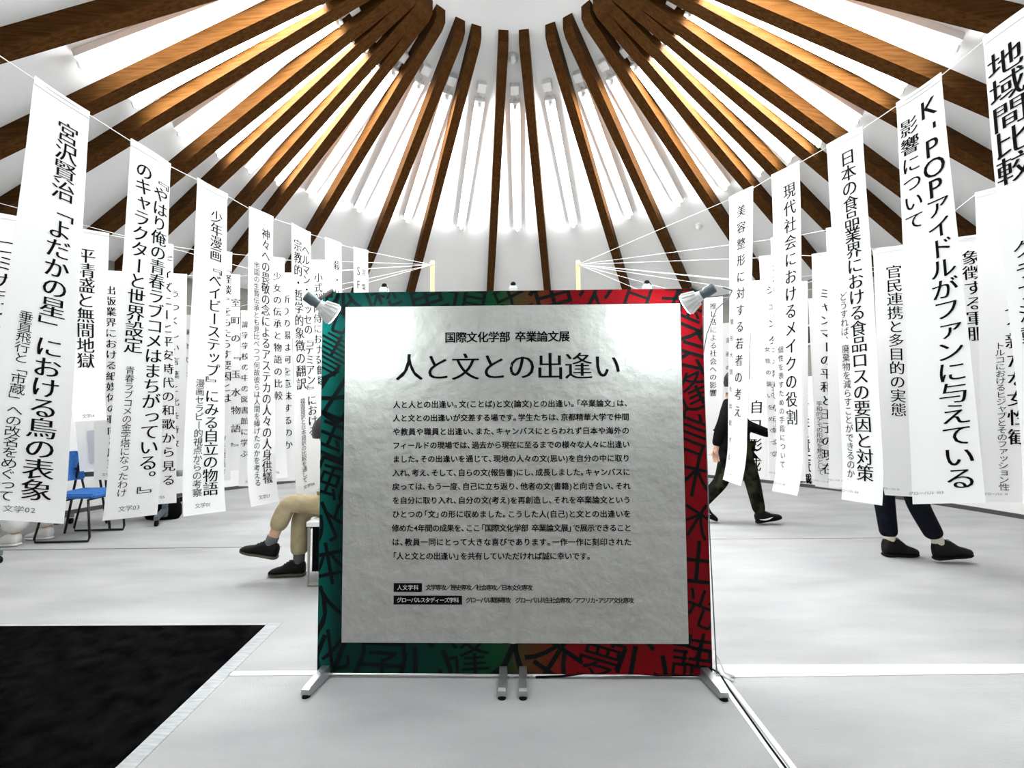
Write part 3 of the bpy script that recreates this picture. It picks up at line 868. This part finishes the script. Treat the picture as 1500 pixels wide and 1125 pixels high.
# strings from the two posts through the banner tops to the wall
def hang_string(pole, keys, label, group, reach):
    pts = [Vector(pole)]
    cs = []
    for k in keys:
        cs += [Vector(p) for p in BANNER_CORNERS[k][:2]]
    cs.sort(key=lambda p: (p - pts[0]).length)
    cs = [p - Vector((0, 0, 0.012)) for p in cs]
    pts += cs
    a, b = pts[0], pts[-1]
    d = Vector((b.x - a.x, b.y - a.y, 0)).normalized()
    last = cs[-1] - cs[-2] if len(cs) > 2 else Vector((0, 0, 0.0))
    slope = max(-0.02, min(0.25, reach))
    # on to the wall
    o = Vector((b.x - AX, b.y - AY))
    bq = o.dot(d.xy)
    t = -bq + math.sqrt(bq * bq - o.length_squared + (R_WALL - 0.03) ** 2)
    pts.append(b + d * t + Vector((0, 0, slope * t)))
    org = pts[0].copy()
    o = MB().tube([p - org for p in pts], 0.0022, 6).build('hanging_string', M['string'], None, True, org)
    return tag(o, label, 'string', group)
POLE_L, POLE_R = (-1.072, 6.2, 3.19), (0.908, 6.2, 3.18)
GS1, GS2 = 'strings fanning out from the left post', 'strings fanning out from the right post'
hang_string(POLE_L, ['L11', 'L12', 'L13', 'L14', 'L15', 'L16', 'L17'], 'white string carrying the front row of banners on the left', GS1, 0.16)
hang_string(POLE_L, ['L21', 'L22', 'L23', 'L24', 'L25', 'L26'], 'white string carrying the second row of banners on the left', GS1, 0.1)
hang_string(POLE_L, ['L31', 'L32', 'L33'], 'white string carrying the paper media banner and its neighbours', GS1, 0.1)
hang_string(POLE_L, ['L34'], 'white string carrying the banner right of the legend comparison banner', GS1, 0.05)
hang_string(POLE_L, ['L42'], 'white string carrying the school library banner', GS1, 0.05)
hang_string(POLE_L, ['L41'], 'white string carrying the narrow farthest banner on the left', GS1, 0.05)
hang_string(POLE_R, ['R14', 'R13', 'R12', 'R11', 'R10'], 'white string carrying the front row of banners on the right', GS2, 0.10)
hang_string(POLE_R, ['R24', 'R23', 'R22', 'R21'], 'white string carrying the second row of banners on the right', GS2, 0.1)
hang_string(POLE_R, ['R33', 'R32', 'R31'], 'white string carrying the uniform banner and its neighbours', GS2, 0.1)
hang_string(POLE_R, ['R44'], 'white string carrying the banner hidden by the make-up banner', GS2, 0.05)
hang_string(POLE_R, ['R34'], 'white string carrying the far banner beside the striding leg', GS2, 0.05)
hang_string(POLE_R, ['R43'], 'white string carrying the far banner with the slanting edge', GS2, 0.05)
hang_string(POLE_R, ['R41'], 'white string carrying the fan activity banner by the sign', GS2, 0.05)
hang_string(POLE_R, ['R42'], 'white string carrying the narrow farthest banner on the right', GS2, 0.05)

def post(x, y, h, label):
    root = thing('wooden_post', label, 'post', (x, y, 0), group='posts holding the strings')
    MB().box((0, 0, h / 2 + 0.01), (0.055, 0.045, h - 0.02), None, 0.004).build('shaft', M['pale_wood'], root)
    MB().box((0, 0, 0.012), (0.5, 0.5, 0.022), None, 0.004).build('foot_plate', M['pale_wood'], root)
    MB().tube([(0.0, -0.026, h - 0.06), (-0.03, -0.026, h - 0.03), (0.03, -0.026, h - 0.03), (0.0, -0.026, h - 0.06)], 0.008, 6).build('knot', M['string'], root, True)
    return root
post(-1.072, 6.225, 3.25, 'pale wooden post above the left half of the sign, strings knotted at its top')
post(0.908, 6.225, 3.24, 'pale wooden post above the right half of the sign, strings knotted at its top')

# bold poster on the white panelling between the make-up and the peace banners
th = math.degrees(math.atan2(4.66 - AX, 7.32 - AY))
pp = polar(th, R_WALL - 0.034, 1.43)
poster = thing('wall_poster', 'narrow white poster with bold black characters on the panelling right of the make-up banner', 'poster', pp, math.radians(-th))
MB().box((0, 0, -0.65), (0.30, 0.003, 1.32)).build('sheet', M['panelling'], poster)
text_mesh([(ch, 0.0, (q + 0.5) * 0.172, 0.17, 'bold') for q, ch in enumerate('匿名性と責任意識')], lambda a, b: Vector((a, -0.004, -b)), 'title_lettering', M['ink'], poster, True)

# ================================================================== PEOPLE
def skin_obj(name, chains, m, parent, origin, root=None, sub=2):
    """one continuous skinned surface grown along connected joints; a chain is a list of (x, y, z, r)"""
    vs, rad, edges, idx = [], [], [], {}
    for ch in chains:
        prev = None
        for q in ch:
            k = tuple(round(c, 4) for c in q[:3])
            if k not in idx:
                idx[k] = len(vs)
                vs.append(Vector(q[:3]) - origin)
                rad.append(q[3] if isinstance(q[3], tuple) else (q[3], q[3]))
            i = idx[k]
            if prev is not None and prev != i:
                edges.append((prev, i))
            prev = i
    me = bpy.data.meshes.new(name)
    me.from_pydata([tuple(v) for v in vs], edges, [])
    o = bpy.data.objects.new(name, me)
    COL.objects.link(o)
    md = o.modifiers.new('skin', 'SKIN')
    md.use_smooth_shade = True
    lay = me.skin_vertices[0].data
    for i, r in enumerate(rad):
        lay[i].radius = r
        lay[i].use_root = False
    rk = idx[tuple(round(c, 4) for c in (root or chains[0][0])[:3])]
    lay[rk].use_root = True
    s = o.modifiers.new('sub', 'SUBSURF')
    s.levels = sub
    s.render_levels = sub
    dg = bpy.context.evaluated_depsgraph_get()
    dg.update()
    nm = bpy.data.meshes.new_from_object(o.evaluated_get(dg))
    bpy.data.objects.remove(o)
    bpy.data.meshes.remove(me)
    nm.name = name
    nm.materials.clear()
    nm.materials.append(m)
    for p in nm.polygons:
        p.use_smooth = True
    r = bpy.data.objects.new(name, nm)
    COL.objects.link(r)
    r.parent = parent
    return r

def hand_chains(wrist, tip, palm_side):
    """palm with four unequal bent fingers and a thumb; wrist and tip are points, palm_side a vector across the palm"""
    w, t = Vector(wrist), Vector(tip)
    d = (t - w).normalized()
    s = (Vector(palm_side) - d * Vector(palm_side).dot(d)).normalized()
    n = d.cross(s)
    out = []
    palm = w + d * 0.05
    out.append([(*w, 0.024), (*palm, (0.020, 0.030))])
    for k, (off, ln) in enumerate(((-0.028, 0.068), (-0.010, 0.076), (0.010, 0.072), (0.027, 0.056))):
        a = palm + d * 0.035 + s * off
        b = a + d * ln * 0.5 + n * 0.012
        c = a + d * ln * 0.8 + n * 0.034
        out.append([(*palm, (0.020, 0.030)), (*a, 0.010), (*b, 0.0088), (*c, 0.0075)])
    a = w + d * 0.028 - s * 0.034
    b = a + d * 0.030 - s * 0.012 + n * 0.012
    c = b + d * 0.024 + n * 0.012
    out.append([(*palm, (0.020, 0.030)), (*a, 0.013), (*b, 0.010), (*c, 0.008)])
    return out

def shoe(name, heel, toe, m, sole_m, parent, origin, width=0.098, height=0.105, collar=None):
    """heel and toe are the ends of the sole on its underside"""
    h, t = Vector(heel), Vector(toe)
    d = (t - h)
    L = d.length
    d.normalize()
    up0 = Vector((0, 0, 1))
    s = d.cross(up0).normalized()
    up = s.cross(d).normalized()
    W = width / 2
    def rings(secs, n=14):
        out = []
        for f, w, z0, z1 in secs:
            r = []
            for k in range(n):
                a = 2 * PI * k / n
                x, z = math.cos(a), math.sin(a)
                zz = z0 + (z1 - z0) * (0.5 + 0.5 * math.copysign(abs(z) ** 0.8, z))
                r.append(h + d * (L * f) + s * (w * math.copysign(abs(x) ** 0.75, x)) + up * zz - origin)
            out.append(r)
        return out
    H = height
    upper = MB().loft(rings([(0.015, W * 0.55, 0.018, H * 0.90), (0.06, W * 0.78, 0.018, H * 1.05), (0.18, W * 0.86, 0.018, H * 1.12), (0.34, W * 0.86, 0.018, H * 1.14), (0.46, W * 0.88, 0.018, H * 1.0), (0.56, W * 0.92, 0.018, H * 0.82),
                             (0.68, W * 0.98, 0.018, H * 0.66), (0.82, W * 0.95, 0.018, H * 0.56), (0.93, W * 0.74, 0.018, H * 0.46), (0.985, W * 0.40, 0.02, H * 0.34)])).build(name, m, parent, True)
    MB().loft(rings([(0.0, W * 0.55, 0.004, 0.026), (0.05, W * 0.82, 0.0, 0.028), (0.2, W * 0.88, 0.0, 0.026), (0.45, W * 0.86, 0.001, 0.024), (0.68, W * 1.03, 0.0, 0.024), (0.86, W * 0.92, 0.002, 0.025), (0.97, W * 0.55, 0.006, 0.026), (1.0, W * 0.25, 0.010, 0.025)])).build('sole', sole_m, upper, True)
    lc = MB()
    for f, z in ((0.42, 1.08), (0.50, 0.94), (0.57, 0.82)):
        p = h + d * (L * f) + up * (H * z) - origin
        lc.tube([p - s * 0.024 - up * 0.006, p + up * 0.003, p + s * 0.024 - up * 0.006], 0.003, 6)
    lc.build('laces', m, upper, True)
    return upper, (h, d, s, up, L)

def face(head, fwd, parent, origin):
    """eyes and mouth on a head centred at head looking along fwd"""
    c = Vector(head) - origin
    f = Vector(fwd).normalized()
    s = f.cross(Vector((0, 0, 1))).normalized()
    for k in (-1, 1):
        MB().ball(c + f * 0.078 + s * 0.031 * k + Vector((0, 0, 0.008)), 0.011).build('eye', M['eye'], parent, True)
    MB().tube([c + f * 0.078 + s * 0.022 + Vector((0, 0, -0.058)), c + f * 0.086 + Vector((0, 0, -0.057)), c + f * 0.078 - s * 0.022 + Vector((0, 0, -0.058))], 0.005, 6).build('mouth', M['lip'], parent, True)

def head_chains(neck, head, fwd):
    f = Vector(fwd).normalized()
    h = Vector(head)
    n = Vector(neck)
    s = f.cross(Vector((0, 0, 1))).normalized()
    out = [[(*n, 0.055), (*(h - Vector((0, 0, 0.05))), (0.066, 0.072)), (*h, (0.074, 0.088)), (*(h + Vector((0, 0, 0.055))), (0.066, 0.078))]]
    tip = h + f * 0.105 + Vector((0, 0, -0.022))
    out.append([(*h, (0.074, 0.088)), (*(h + f * 0.082 + Vector((0, 0, -0.01))), 0.014), (*tip, 0.012)])
    for k in (-1, 1):
        out.append([(*h, (0.074, 0.088)), (*(h + s * 0.075 * k + Vector((0, 0, -0.005))), 0.014), (*(h + s * 0.088 * k - f * 0.012 + Vector((0, 0, 0.012))), 0.012)])
    return out

def hair(head, fwd, parent, origin, m, long=0.0):
    c = Vector(head) - origin
    f = Vector(fwd).normalized()
    bm = bmesh.new()
    bmesh.ops.create_uvsphere(bm, u_segments=28, v_segments=18, radius=0.112)
    rnd = random.Random(3)
    for v in list(bm.verts):
        p = v.co.copy()
        fr = p.normalized().dot(f)
        if (fr > 0.25 and p.z < 0.045) or p.z < -0.055 - long:
            bm.verts.remove(v)
    for v in bm.verts:
        v.co = Vector((v.co.x * 0.97, v.co.y * 0.97, v.co.z * 1.08)) * (1 + rnd.uniform(-0.02, 0.035)) + c - f * 0.014 + Vector((0, 0, 0.022))
    bmesh.ops.solidify(bm, geom=bm.faces[:], thickness=-0.018)
    me = bpy.data.meshes.new('hair')
    bm.to_mesh(me)
    bm.free()
    me.materials.append(m)
    for p in me.polygons:
        p.use_smooth = True
    o = bpy.data.objects.new('hair', me)
    COL.objects.link(o)
    o.parent = parent
    return o

def person(label, J, cloth, fwd=(1, 0, 0), group=None):
    """J: joints by name in metres; cloth: materials and lengths"""
    org = Vector((J['pelvis'][0], J['pelvis'][1], 0))
    root = thing('person', label, 'person', org, group=group)
    P = lambda n, r: (*J[n], r)
    trunk = [P('pelvis', (0.125, 0.105)), P('waist', (0.115, 0.095)), P('chest', (0.145, 0.110)), P('neck', 0.055)]
    ch = [trunk]
    look = J.get('look', fwd)
    ch += head_chains(J['neck'], J['head'], look)
    for s in 'ab':
        ch.append([P('chest', (0.145, 0.110)), P('sho_' + s, 0.055), P('elb_' + s, 0.040), P('wri_' + s, 0.026)])
        ch += hand_chains(J['wri_' + s], J['fin_' + s], J.get('palm_' + s, (1, 0, 0)))
        ch.append([P('pelvis', (0.125, 0.105)), P('hip_' + s, 0.080), P('knee_' + s, 0.052), P('ank_' + s, 0.036)])
        a = Vector(J['ank_' + s])
        t = Vector(J['toe_' + s])
        ch.append([P('ank_' + s, 0.036), (*(a.lerp(t, 0.5) - Vector((0, 0, 0.015))), 0.018)])
    body = skin_obj('body', ch, M['skin'], root, org, J['pelvis'])
    face(J['head'], look, body, org)
    hair(J['head'], look, root, org, M['hair'], cloth.get('hair_long', 0.0))
    # upper garment
    hem = cloth.get('hem')
    bk = cloth.get('bulk', 1.0)
    up = [[P('pelvis', (0.150 * bk, 0.125 * bk)), P('waist', (0.142 * bk, 0.120 * bk)), P('chest', (0.168 * bk, 0.132 * bk)), (*(Vector(J['chest']).lerp(Vector(J['neck']), 0.75)), 0.085)]]
    if hem is not None:
        p = Vector(J['pelvis'])
        up.append([P('pelvis', (0.150 * bk, 0.125 * bk)), (p.x + 0.5 * cloth.get('hem_dx', 0.0), p.y, (p.z + hem) / 2, (0.152 * bk, 0.127 * bk)), (p.x + cloth.get('hem_dx', 0.0), p.y, hem, cloth.get('hem_r', (0.165, 0.14)))])
    for s in 'ab':
        up.append([P('chest', (0.168 * bk, 0.132 * bk)), P('sho_' + s, 0.075 * bk), (*Vector(J['sho_' + s]).lerp(Vector(J['elb_' + s]), 0.5), 0.066 * bk), P('elb_' + s, 0.056 * bk), (*Vector(J['elb_' + s]).lerp(Vector(J['wri_' + s]), 0.5), 0.050 * bk), (*(Vector(J['elb_' + s]).lerp(Vector(J['wri_' + s]), 0.97)), 0.045 * bk)])
    jk = skin_obj(cloth.get('upper_name', 'jacket'), up, cloth['upper'], root, org, J['pelvis'])
    if cloth.get('trim'):
        a, b = Vector(J['chest']), Vector(J['neck'])
        f = Vector(fwd).normalized()
        s = f.cross(Vector((0, 0, 1))).normalized()
        MB().tube([b - org - f * 0.085 + Vector((0, 0, -0.01)), b - org + s * 0.09 - f * 0.03 + Vector((0, 0, -0.03)), b - org + s * 0.10 + f * 0.06 + Vector((0, 0, -0.09))], 0.006, 6).build('collar_trim', cloth['trim'], jk, True)
    # trousers
    tr = []
    for s in 'ab':
        k, a = Vector(J['knee_' + s]), Vector(J['ank_' + s])
        e = k.lerp(a, cloth.get('cuff_' + s, 0.93))
        w = cloth.get('leg_r', (0.095, 0.072, 0.058))
        h = Vector(J['hip_' + s])
        tr.append([P('pelvis', (0.135, 0.115)), P('hip_' + s, w[0]), (*h.lerp(k, 0.55), w[0] * 0.9), (*k, w[1]), (*k.lerp(e, 0.5), (w[1] + w[2]) / 2), (*e, w[2])])
    tz = skin_obj('trousers', tr, cloth['lower'], root, org, J['pelvis'])
    for s in 'ab':
        if cloth.get('sock'):
            a = Vector(J['ank_' + s])
            k = Vector(J['knee_' + s])
            MB().tube([a - org - Vector((0, 0, 0.03)), a.lerp(k, 0.12) - org, a.lerp(k, 0.24) - org], [0.040, 0.041, 0.042], 16).build('sock', cloth['sock'], root, True)
        sh, fr = shoe('shoe', J['heel_' + s], J['toe_' + s], cloth['shoe'], cloth['sole'], root, org, height=cloth.get('shoe_h', 0.105))
        if cloth.get('stripe'):
            h, d, sd, u, L = fr
            for q in (-1, 1):
                W = 0.046 * q
                pts = [h + d * (L * 0.10) + u * 0.046 + sd * W * 0.86, h + d * (L * 0.28) + u * 0.036 + sd * W * 0.92, h + d * (L * 0.42) + u * 0.036 + sd * W * 0.93, h + d * (L * 0.62) + u * 0.050 + sd * W * 0.93]
                MB().tube([p - org for p in pts], [0.003, 0.008, 0.008, 0.003], 8).build('side_stripe', cloth['stripe'], sh, True)
    return root

# walking person in black seen beside the red edge of the sign
person('person in a black jacket and dark camouflage trousers striding right beside the sign', dict(
    pelvis=(2.39, 5.00, 0.86), waist=(2.365, 5.00, 1.00), chest=(2.345, 5.00, 1.19), neck=(2.385, 5.00, 1.37), head=(2.435, 5.00, 1.485),
    sho_a=(2.27, 4.83, 1.22), elb_a=(2.14, 4.79, 1.00), wri_a=(2.085, 4.78, 0.82), fin_a=(2.07, 4.78, 0.66), palm_a=(1, 0, 0.1),
    sho_b=(2.42, 5.17, 1.24), elb_b=(2.60, 5.20, 1.04), wri_b=(2.86, 5.15, 0.93), fin_b=(2.99, 5.12, 0.92), palm_b=(0, 0, 1),
    hip_a=(2.40, 4.91, 0.80), knee_a=(2.52, 4.93, 0.47), ank_a=(2.605, 4.96, 0.11), heel_a=(2.565, 4.96, 0.010), toe_a=(2.83, 4.95, 0.060),
    hip_b=(2.37, 5.09, 0.80), knee_b=(2.27, 5.08, 0.44), ank_b=(2.02, 5.06, 0.19), heel_b=(1.945, 5.06, 0.125), toe_b=(2.185, 5.05, 0.006)),
    dict(upper=M['black_cloth'], lower=M['olive'], shoe=M['shoe'], sole=M['rubber'], stripe=M['white_shoe'], trim=M['red_trim'], bulk=1.14, hem=0.73, hem_r=(0.165, 0.135), leg_r=(0.10, 0.082, 0.064), cuff_a=1.0, cuff_b=1.0))

# walking person behind the civic cooperation banner
person('person in a long black coat and dark trousers stepping right in black ankle boots', dict(
    pelvis=(3.16, 3.86, 0.92), waist=(3.16, 3.86, 1.06), chest=(3.16, 3.86, 1.26), neck=(3.17, 3.86, 1.44), head=(3.20, 3.86, 1.565),
    sho_a=(3.15, 3.69, 1.31), elb_a=(3.12, 3.66, 1.04), wri_a=(3.20, 3.66, 0.82), fin_a=(3.25, 3.66, 0.67), palm_a=(1, 0, 0.1),
    sho_b=(3.17, 4.03, 1.31), elb_b=(3.14, 4.06, 1.04), wri_b=(3.18, 4.05, 0.80), fin_b=(3.20, 4.05, 0.65), palm_b=(1, 0, 0.1),
    hip_a=(3.185, 3.77, 0.86), knee_a=(3.225, 3.75, 0.46), ank_a=(3.375, 3.73, 0.135), heel_a=(3.325, 3.73, 0.022), toe_a=(3.615, 3.72, 0.050),
    hip_b=(3.13, 3.95, 0.86), knee_b=(3.105, 3.93, 0.47), ank_b=(3.115, 3.90, 0.10), heel_b=(3.055, 3.90, 0.001), toe_b=(3.335, 3.89, 0.001)),
    dict(upper=M['black_cloth'], upper_name='coat', lower=M['navy'], shoe=M['shoe'], sole=M['rubber'], sock=M['cream_sock'], shoe_h=0.135, hem=0.60, hem_dx=-0.01, hem_r=(0.155, 0.15), leg_r=(0.095, 0.080, 0.066), cuff_a=0.84, cuff_b=0.87))

# seated person with crossed legs at the left edge of the sign
person('seated person in khaki trousers and black trainers with legs crossed beside the sign', dict(
    pelvis=(-1.27, 3.55, 0.55), waist=(-1.27, 3.55, 0.66), chest=(-1.31, 3.55, 0.83), neck=(-1.34, 3.55, 0.95), head=(-1.385, 3.55, 1.05), look=(-0.25, 1, 0),
    sho_a=(-1.32, 3.38, 0.88), elb_a=(-1.30, 3.34, 0.66), wri_a=(-1.24, 3.44, 0.66), fin_a=(-1.27, 3.56, 0.68), palm_a=(0, 1, 0),
    sho_b=(-1.32, 3.72, 0.88), elb_b=(-1.30, 3.76, 0.66), wri_b=(-1.24, 3.66, 0.66), fin_b=(-1.28, 3.55, 0.72), palm_b=(0, -1, 0),
    hip_a=(-1.31, 3.47, 0.53), knee_a=(-1.655, 3.46, 0.555), ank_a=(-1.775, 3.43, 0.245), heel_a=(-1.715, 3.43, 0.155), toe_a=(-1.985, 3.43, 0.205),
    hip_b=(-1.31, 3.63, 0.53), knee_b=(-1.60, 3.56, 0.47), ank_b=(-1.605, 3.54, 0.10), heel_b=(-1.555, 3.54, 0.001), toe_b=(-1.825, 3.53, 0.001)),
    dict(upper=M['black_cloth'], upper_name='jumper', lower=M['khaki'], shoe=M['shoe'], sole=M['olive_sole'], sock=M['grey_sock'], cuff_a=0.66, cuff_b=0.88, leg_r=(0.082, 0.078, 0.066)), fwd=(-1, 0, 0))

# standing person in white behind the nearest left banner
person('person in wide white trousers and white shoes standing behind the nearest left banner', dict(
    pelvis=(-4.62, 4.45, 0.92), waist=(-4.62, 4.45, 1.05), chest=(-4.62, 4.45, 1.24), neck=(-4.62, 4.45, 1.40), head=(-4.64, 4.45, 1.52),
    sho_a=(-4.61, 4.28, 1.28), elb_a=(-4.58, 4.24, 1.02), wri_a=(-4.63, 4.24, 0.80), fin_a=(-4.66, 4.24, 0.65), palm_a=(1, 0, 0.1),
    sho_b=(-4.61, 4.62, 1.28), elb_b=(-4.58, 4.66, 1.02), wri_b=(-4.63, 4.66, 0.80), fin_b=(-4.66, 4.66, 0.65), palm_b=(1, 0, 0.1),
    hip_a=(-4.62, 4.36, 0.87), knee_a=(-4.63, 4.36, 0.47), ank_a=(-4.60, 4.36, 0.10), heel_a=(-4.56, 4.36, 0.001), toe_a=(-4.80, 4.33, 0.001),
    hip_b=(-4.62, 4.54, 0.87), knee_b=(-4.61, 4.56, 0.47), ank_b=(-4.53, 4.58, 0.10), heel_b=(-4.48, 4.58, 0.001), toe_b=(-4.72, 4.57, 0.001)),
    dict(upper=M['white_cloth'], upper_name='shirt', lower=M['white_cloth'], shoe=M['white_shoe'], sole=M['white_shoe'], leg_r=(0.105, 0.100, 0.105), cuff_a=0.99, cuff_b=0.99), fwd=(-1, 0, 0))

# ================================================================== FURNITURE
# low white-topped bench under the seated person
bench = thing('bench', 'white topped bench on a grey metal frame beside the left edge of the sign', 'bench', (-1.02, 3.55, 0))
MB().box((0, 0, 0.435), (0.86, 0.50, 0.035), None, 0.006).build('seat', M['laminate'], bench)
MB().box((0.0, 0, 0.255), (0.81, 0.40, 0.32)).build('black_box', M['black_cloth'], bench)
for s in (-1, 1):
    MB().tube([(-0.42, 0.22 * s, 0.41), (-0.42, 0.22 * s, 0.012), (0.42, 0.22 * s, 0.012), (0.42, 0.22 * s, 0.41)], 0.012, 8).build('leg_frame', M['beige_metal'], bench, False)
MB().tube([(-0.42, -0.22, 0.40), (-0.42, 0.22, 0.40), (0.42, 0.22, 0.40), (0.42, -0.22, 0.40)], 0.010, 8).build('top_rail', M['beige_metal'], bench)

# blue chairs on black sled frames
def blue_chair(label, loc, rz):
    c = thing('blue_chair', label, 'chair', loc, rz, 'blue chairs by the left wall')
    # facing +x in its own frame
    seat = MB().loft([[Vector((x, y, z + dz)) for x, y, dz in ((-0.21, -0.20, 0), (0.22, -0.22, 0.0), (0.22, 0.22, 0.0), (-0.21, 0.20, 0))] for z in (0.405, 0.45)]).build('seat', M['blue'], c)
    bpy.context.view_layer.update()
    bm = bmesh.new()
    bm.from_mesh(seat.data)
    bmesh.ops.bevel(bm, geom=bm.edges[:], offset=0.016, segments=3, affect='EDGES')
    bm.to_mesh(seat.data)
    bm.free()
    rows = []
    for k in range(9):
        t = k / 8
        y = -0.21 + 0.42 * t
        bow = -0.05 * (1 - (2 * t - 1) ** 2)
        rows.append((y, bow))
    def sec(z, lean, wd):
        a = [Vector((-0.19 + lean + b - 0.0, y * wd, z)) for y, b in rows]
        return a + [p + Vector((-0.028, 0, 0)) for p in reversed(a)]
    smooth_auto(MB().loft([sec(0.54, 0.0, 0.88), sec(0.56, -0.005, 0.97), sec(0.70, -0.04, 1.0), sec(0.80, -0.065, 0.97), sec(0.83, -0.07, 0.84)]).build('backrest', M['blue'], c))
    for s in (-1, 1):
        MB().tube([(0.17, 0.21 * s, 0.40), (0.20, 0.215 * s, 0.05), (0.19, 0.215 * s, 0.012), (-0.28, 0.215 * s, 0.012), (-0.29, 0.215 * s, 0.04), (-0.20, 0.21 * s, 0.42), (-0.25, 0.19 * s, 0.70)], 0.010, 8).build('sled_leg', M['dark_metal'], c, True)
    MB().tube([(0.17, -0.21, 0.395), (0.17, 0.21, 0.395)], 0.009, 8).build('cross_bar', M['dark_metal'], c)
    MB().tube([(-0.05, -0.21, 0.39), (-0.05, 0.21, 0.39)], 0.009, 8).build('cross_bar', M['dark_metal'], c)
    return c
blue_chair('blue padded chair on a black sled frame below the short banner', (-4.22, 4.66, 0), math.radians(4))

# folding tables on castors
def folding_table(label, loc, rz, length):
    t = thing('folding_table', label, 'table', loc, rz, 'folding tables by the left wall')
    MB().box((0, 0, 0.685), (length, 0.45, 0.03), None, 0.006).build('tabletop', M['laminate'], t)
    for sx in (-1, 1):
        x = sx * (length / 2 - 0.18)
        MB().box((x, 0, 0.36), (0.045, 0.06, 0.62), None, 0.004).build('leg', M['grey_metal'], t)
        ft = MB().loft([[Vector((x - 0.022, y, z - 0.02)), Vector((x + 0.022, y, z - 0.02)), Vector((x + 0.022, y, z + 0.02)), Vector((x - 0.022, y, z + 0.02))] for y, z in ((-0.26, 0.085), (-0.05, 0.125), (0.05, 0.125), (0.26, 0.085))]).build('foot', M['grey_metal'], t)
        for sy in (-1, 1):
            MB().tube([(x - 0.014, 0.245 * sy, 0.031), (x + 0.014, 0.245 * sy, 0.031)], 0.030, 16).build('castor', M['rubber'], ft)
    MB().box((0, 0, 0.56), (length - 0.36, 0.025, 0.05)).build('stretcher', M['grey_metal'], t)
    return t
folding_table('white topped folding table behind the banner with footer 03', (-4.35, 5.12, 0), math.radians(20), 1.3)
folding_table('folding table whose grey leg and castor show at the left picture edge', (-4.47, 3.50, 0), math.radians(86), 1.1)

# white display card with a bulldog clip, leaning on the table
card = thing('display_card', 'white display card with a lilac picture and black clip, leaning below the short banner', 'display card', (-4.33, 4.80, 0.0), math.radians(24))
rotc = Euler((math.radians(-9), math.radians(-9), 0)).to_matrix()
cc = Vector((0, 0.02, 0.93))
MB().box(cc, (0.24, 0.012, 0.58), rotc).build('card', M['laminate'], card)
MB().box(cc + rotc @ Vector((0.035, -0.009, -0.06)), (0.13, 0.006, 0.34), rotc).build('picture', M['lilac'], card)
MB().box(cc + rotc @ Vector((0.0, 0, 0.29)), (0.14, 0.03, 0.03), rotc, 0.004).build('clip', M['rubber'], card)
for a, b in (((-0.10, 0.03, 0.72), (-0.20, 0.05, 0.005)), ((0.10, 0.03, 0.72), (0.17, 0.02, 0.005)), ((0.0, 0.06, 0.95), (0.02, 0.42, 0.005))):
    MB().tube([a, b], 0.011, 8).build('easel_leg', M['dark_metal'], card)
MB().box((0, 0.035, 0.655), (0.26, 0.05, 0.02)).build('ledge', M['dark_metal'], card)

# grey office chair and black bag between the banners
oc = thing('office_chair', 'grey office chair on black castors behind the poetry banner', 'chair', (-4.22, 6.05, 0), math.radians(-25))
MB().box((0, 0, 0.46), (0.46, 0.46, 0.07), None, 0.025).build('seat', M['chair_grey'], oc)
MB().box((0, -0.24, 0.78), (0.42, 0.06, 0.44), Euler((math.radians(8), 0, 0)).to_matrix(), 0.025).build('backrest', M['chair_grey'], oc)
MB().tube([(0, -0.10, 0.43), (0, -0.25, 0.50), (0, -0.255, 0.66)], 0.02, 8).build('back_arm', M['rubber'], oc)
MB().tube([(0, 0, 0.08), (0, 0, 0.44)], 0.028, 12).build('column', M['rubber'], oc)
for k in range(5):
    a = 2 * PI * k / 5
    l = MB().tube([(0, 0, 0.11), (0.26 * math.cos(a), 0.26 * math.sin(a), 0.075)], [0.026, 0.018], 8).build('leg', M['rubber'], oc)
    MB().ball((0.27 * math.cos(a), 0.27 * math.sin(a), 0.031), 0.03).build('castor', M['rubber'], l, True)
bag = thing('shoulder_bag', 'black bag on the floor under the poetry banner', 'bag', (-4.02, 5.40, 0))
bb = MB()
bb.loft([[Vector((0.21 * sx * math.cos(a) if False else 0.21 * k * math.cos(a), 0.10 * k * math.sin(a), z)) for a in [2 * PI * i / 20 for i in range(20)]] for z, k, sx in ((0.003, 0.85, 1), (0.05, 1.0, 1), (0.15, 0.98, 1), (0.23, 0.80, 1), (0.26, 0.45, 1))])
bb.build('pouch', M['black_cloth'], bag, True)
MB().tube([(-0.12, 0, 0.24), (-0.10, 0, 0.34), (0.10, 0, 0.34), (0.12, 0, 0.24)], 0.01, 8).build('handle', M['black_cloth'], bag, True)

# louvred grille on the wall right of the food loss banner
th = math.degrees(math.atan2(5.35 - AX, 6.75 - AY))
gr = thing('louvred_grille', 'black louvred grille on the wall right of the food loss banner', 'grille', polar(th, R_WALL - 0.005, 1.72), math.radians(-th))
g = MB()
for c, s in (((0, -0.02, 0.012), (0.62, 0.04, 0.024)), ((0, -0.02, 0.468), (0.62, 0.04, 0.024)), ((-0.298, -0.02, 0.24), (0.024, 0.04, 0.44)), ((0.298, -0.02, 0.24), (0.024, 0.04, 0.44))):
    g.box(c, s)
g.build('frame', M['frame'], gr)
sl = MB()
for k in range(14):
    sl.box((0, -0.02, 0.04 + k * 0.031), (0.57, 0.03, 0.006), Euler((math.radians(35), 0, 0)).to_matrix())
sl.box((0, -0.003, 0.24), (0.57, 0.004, 0.44))
sl.build('slats', M['rubber'], gr)
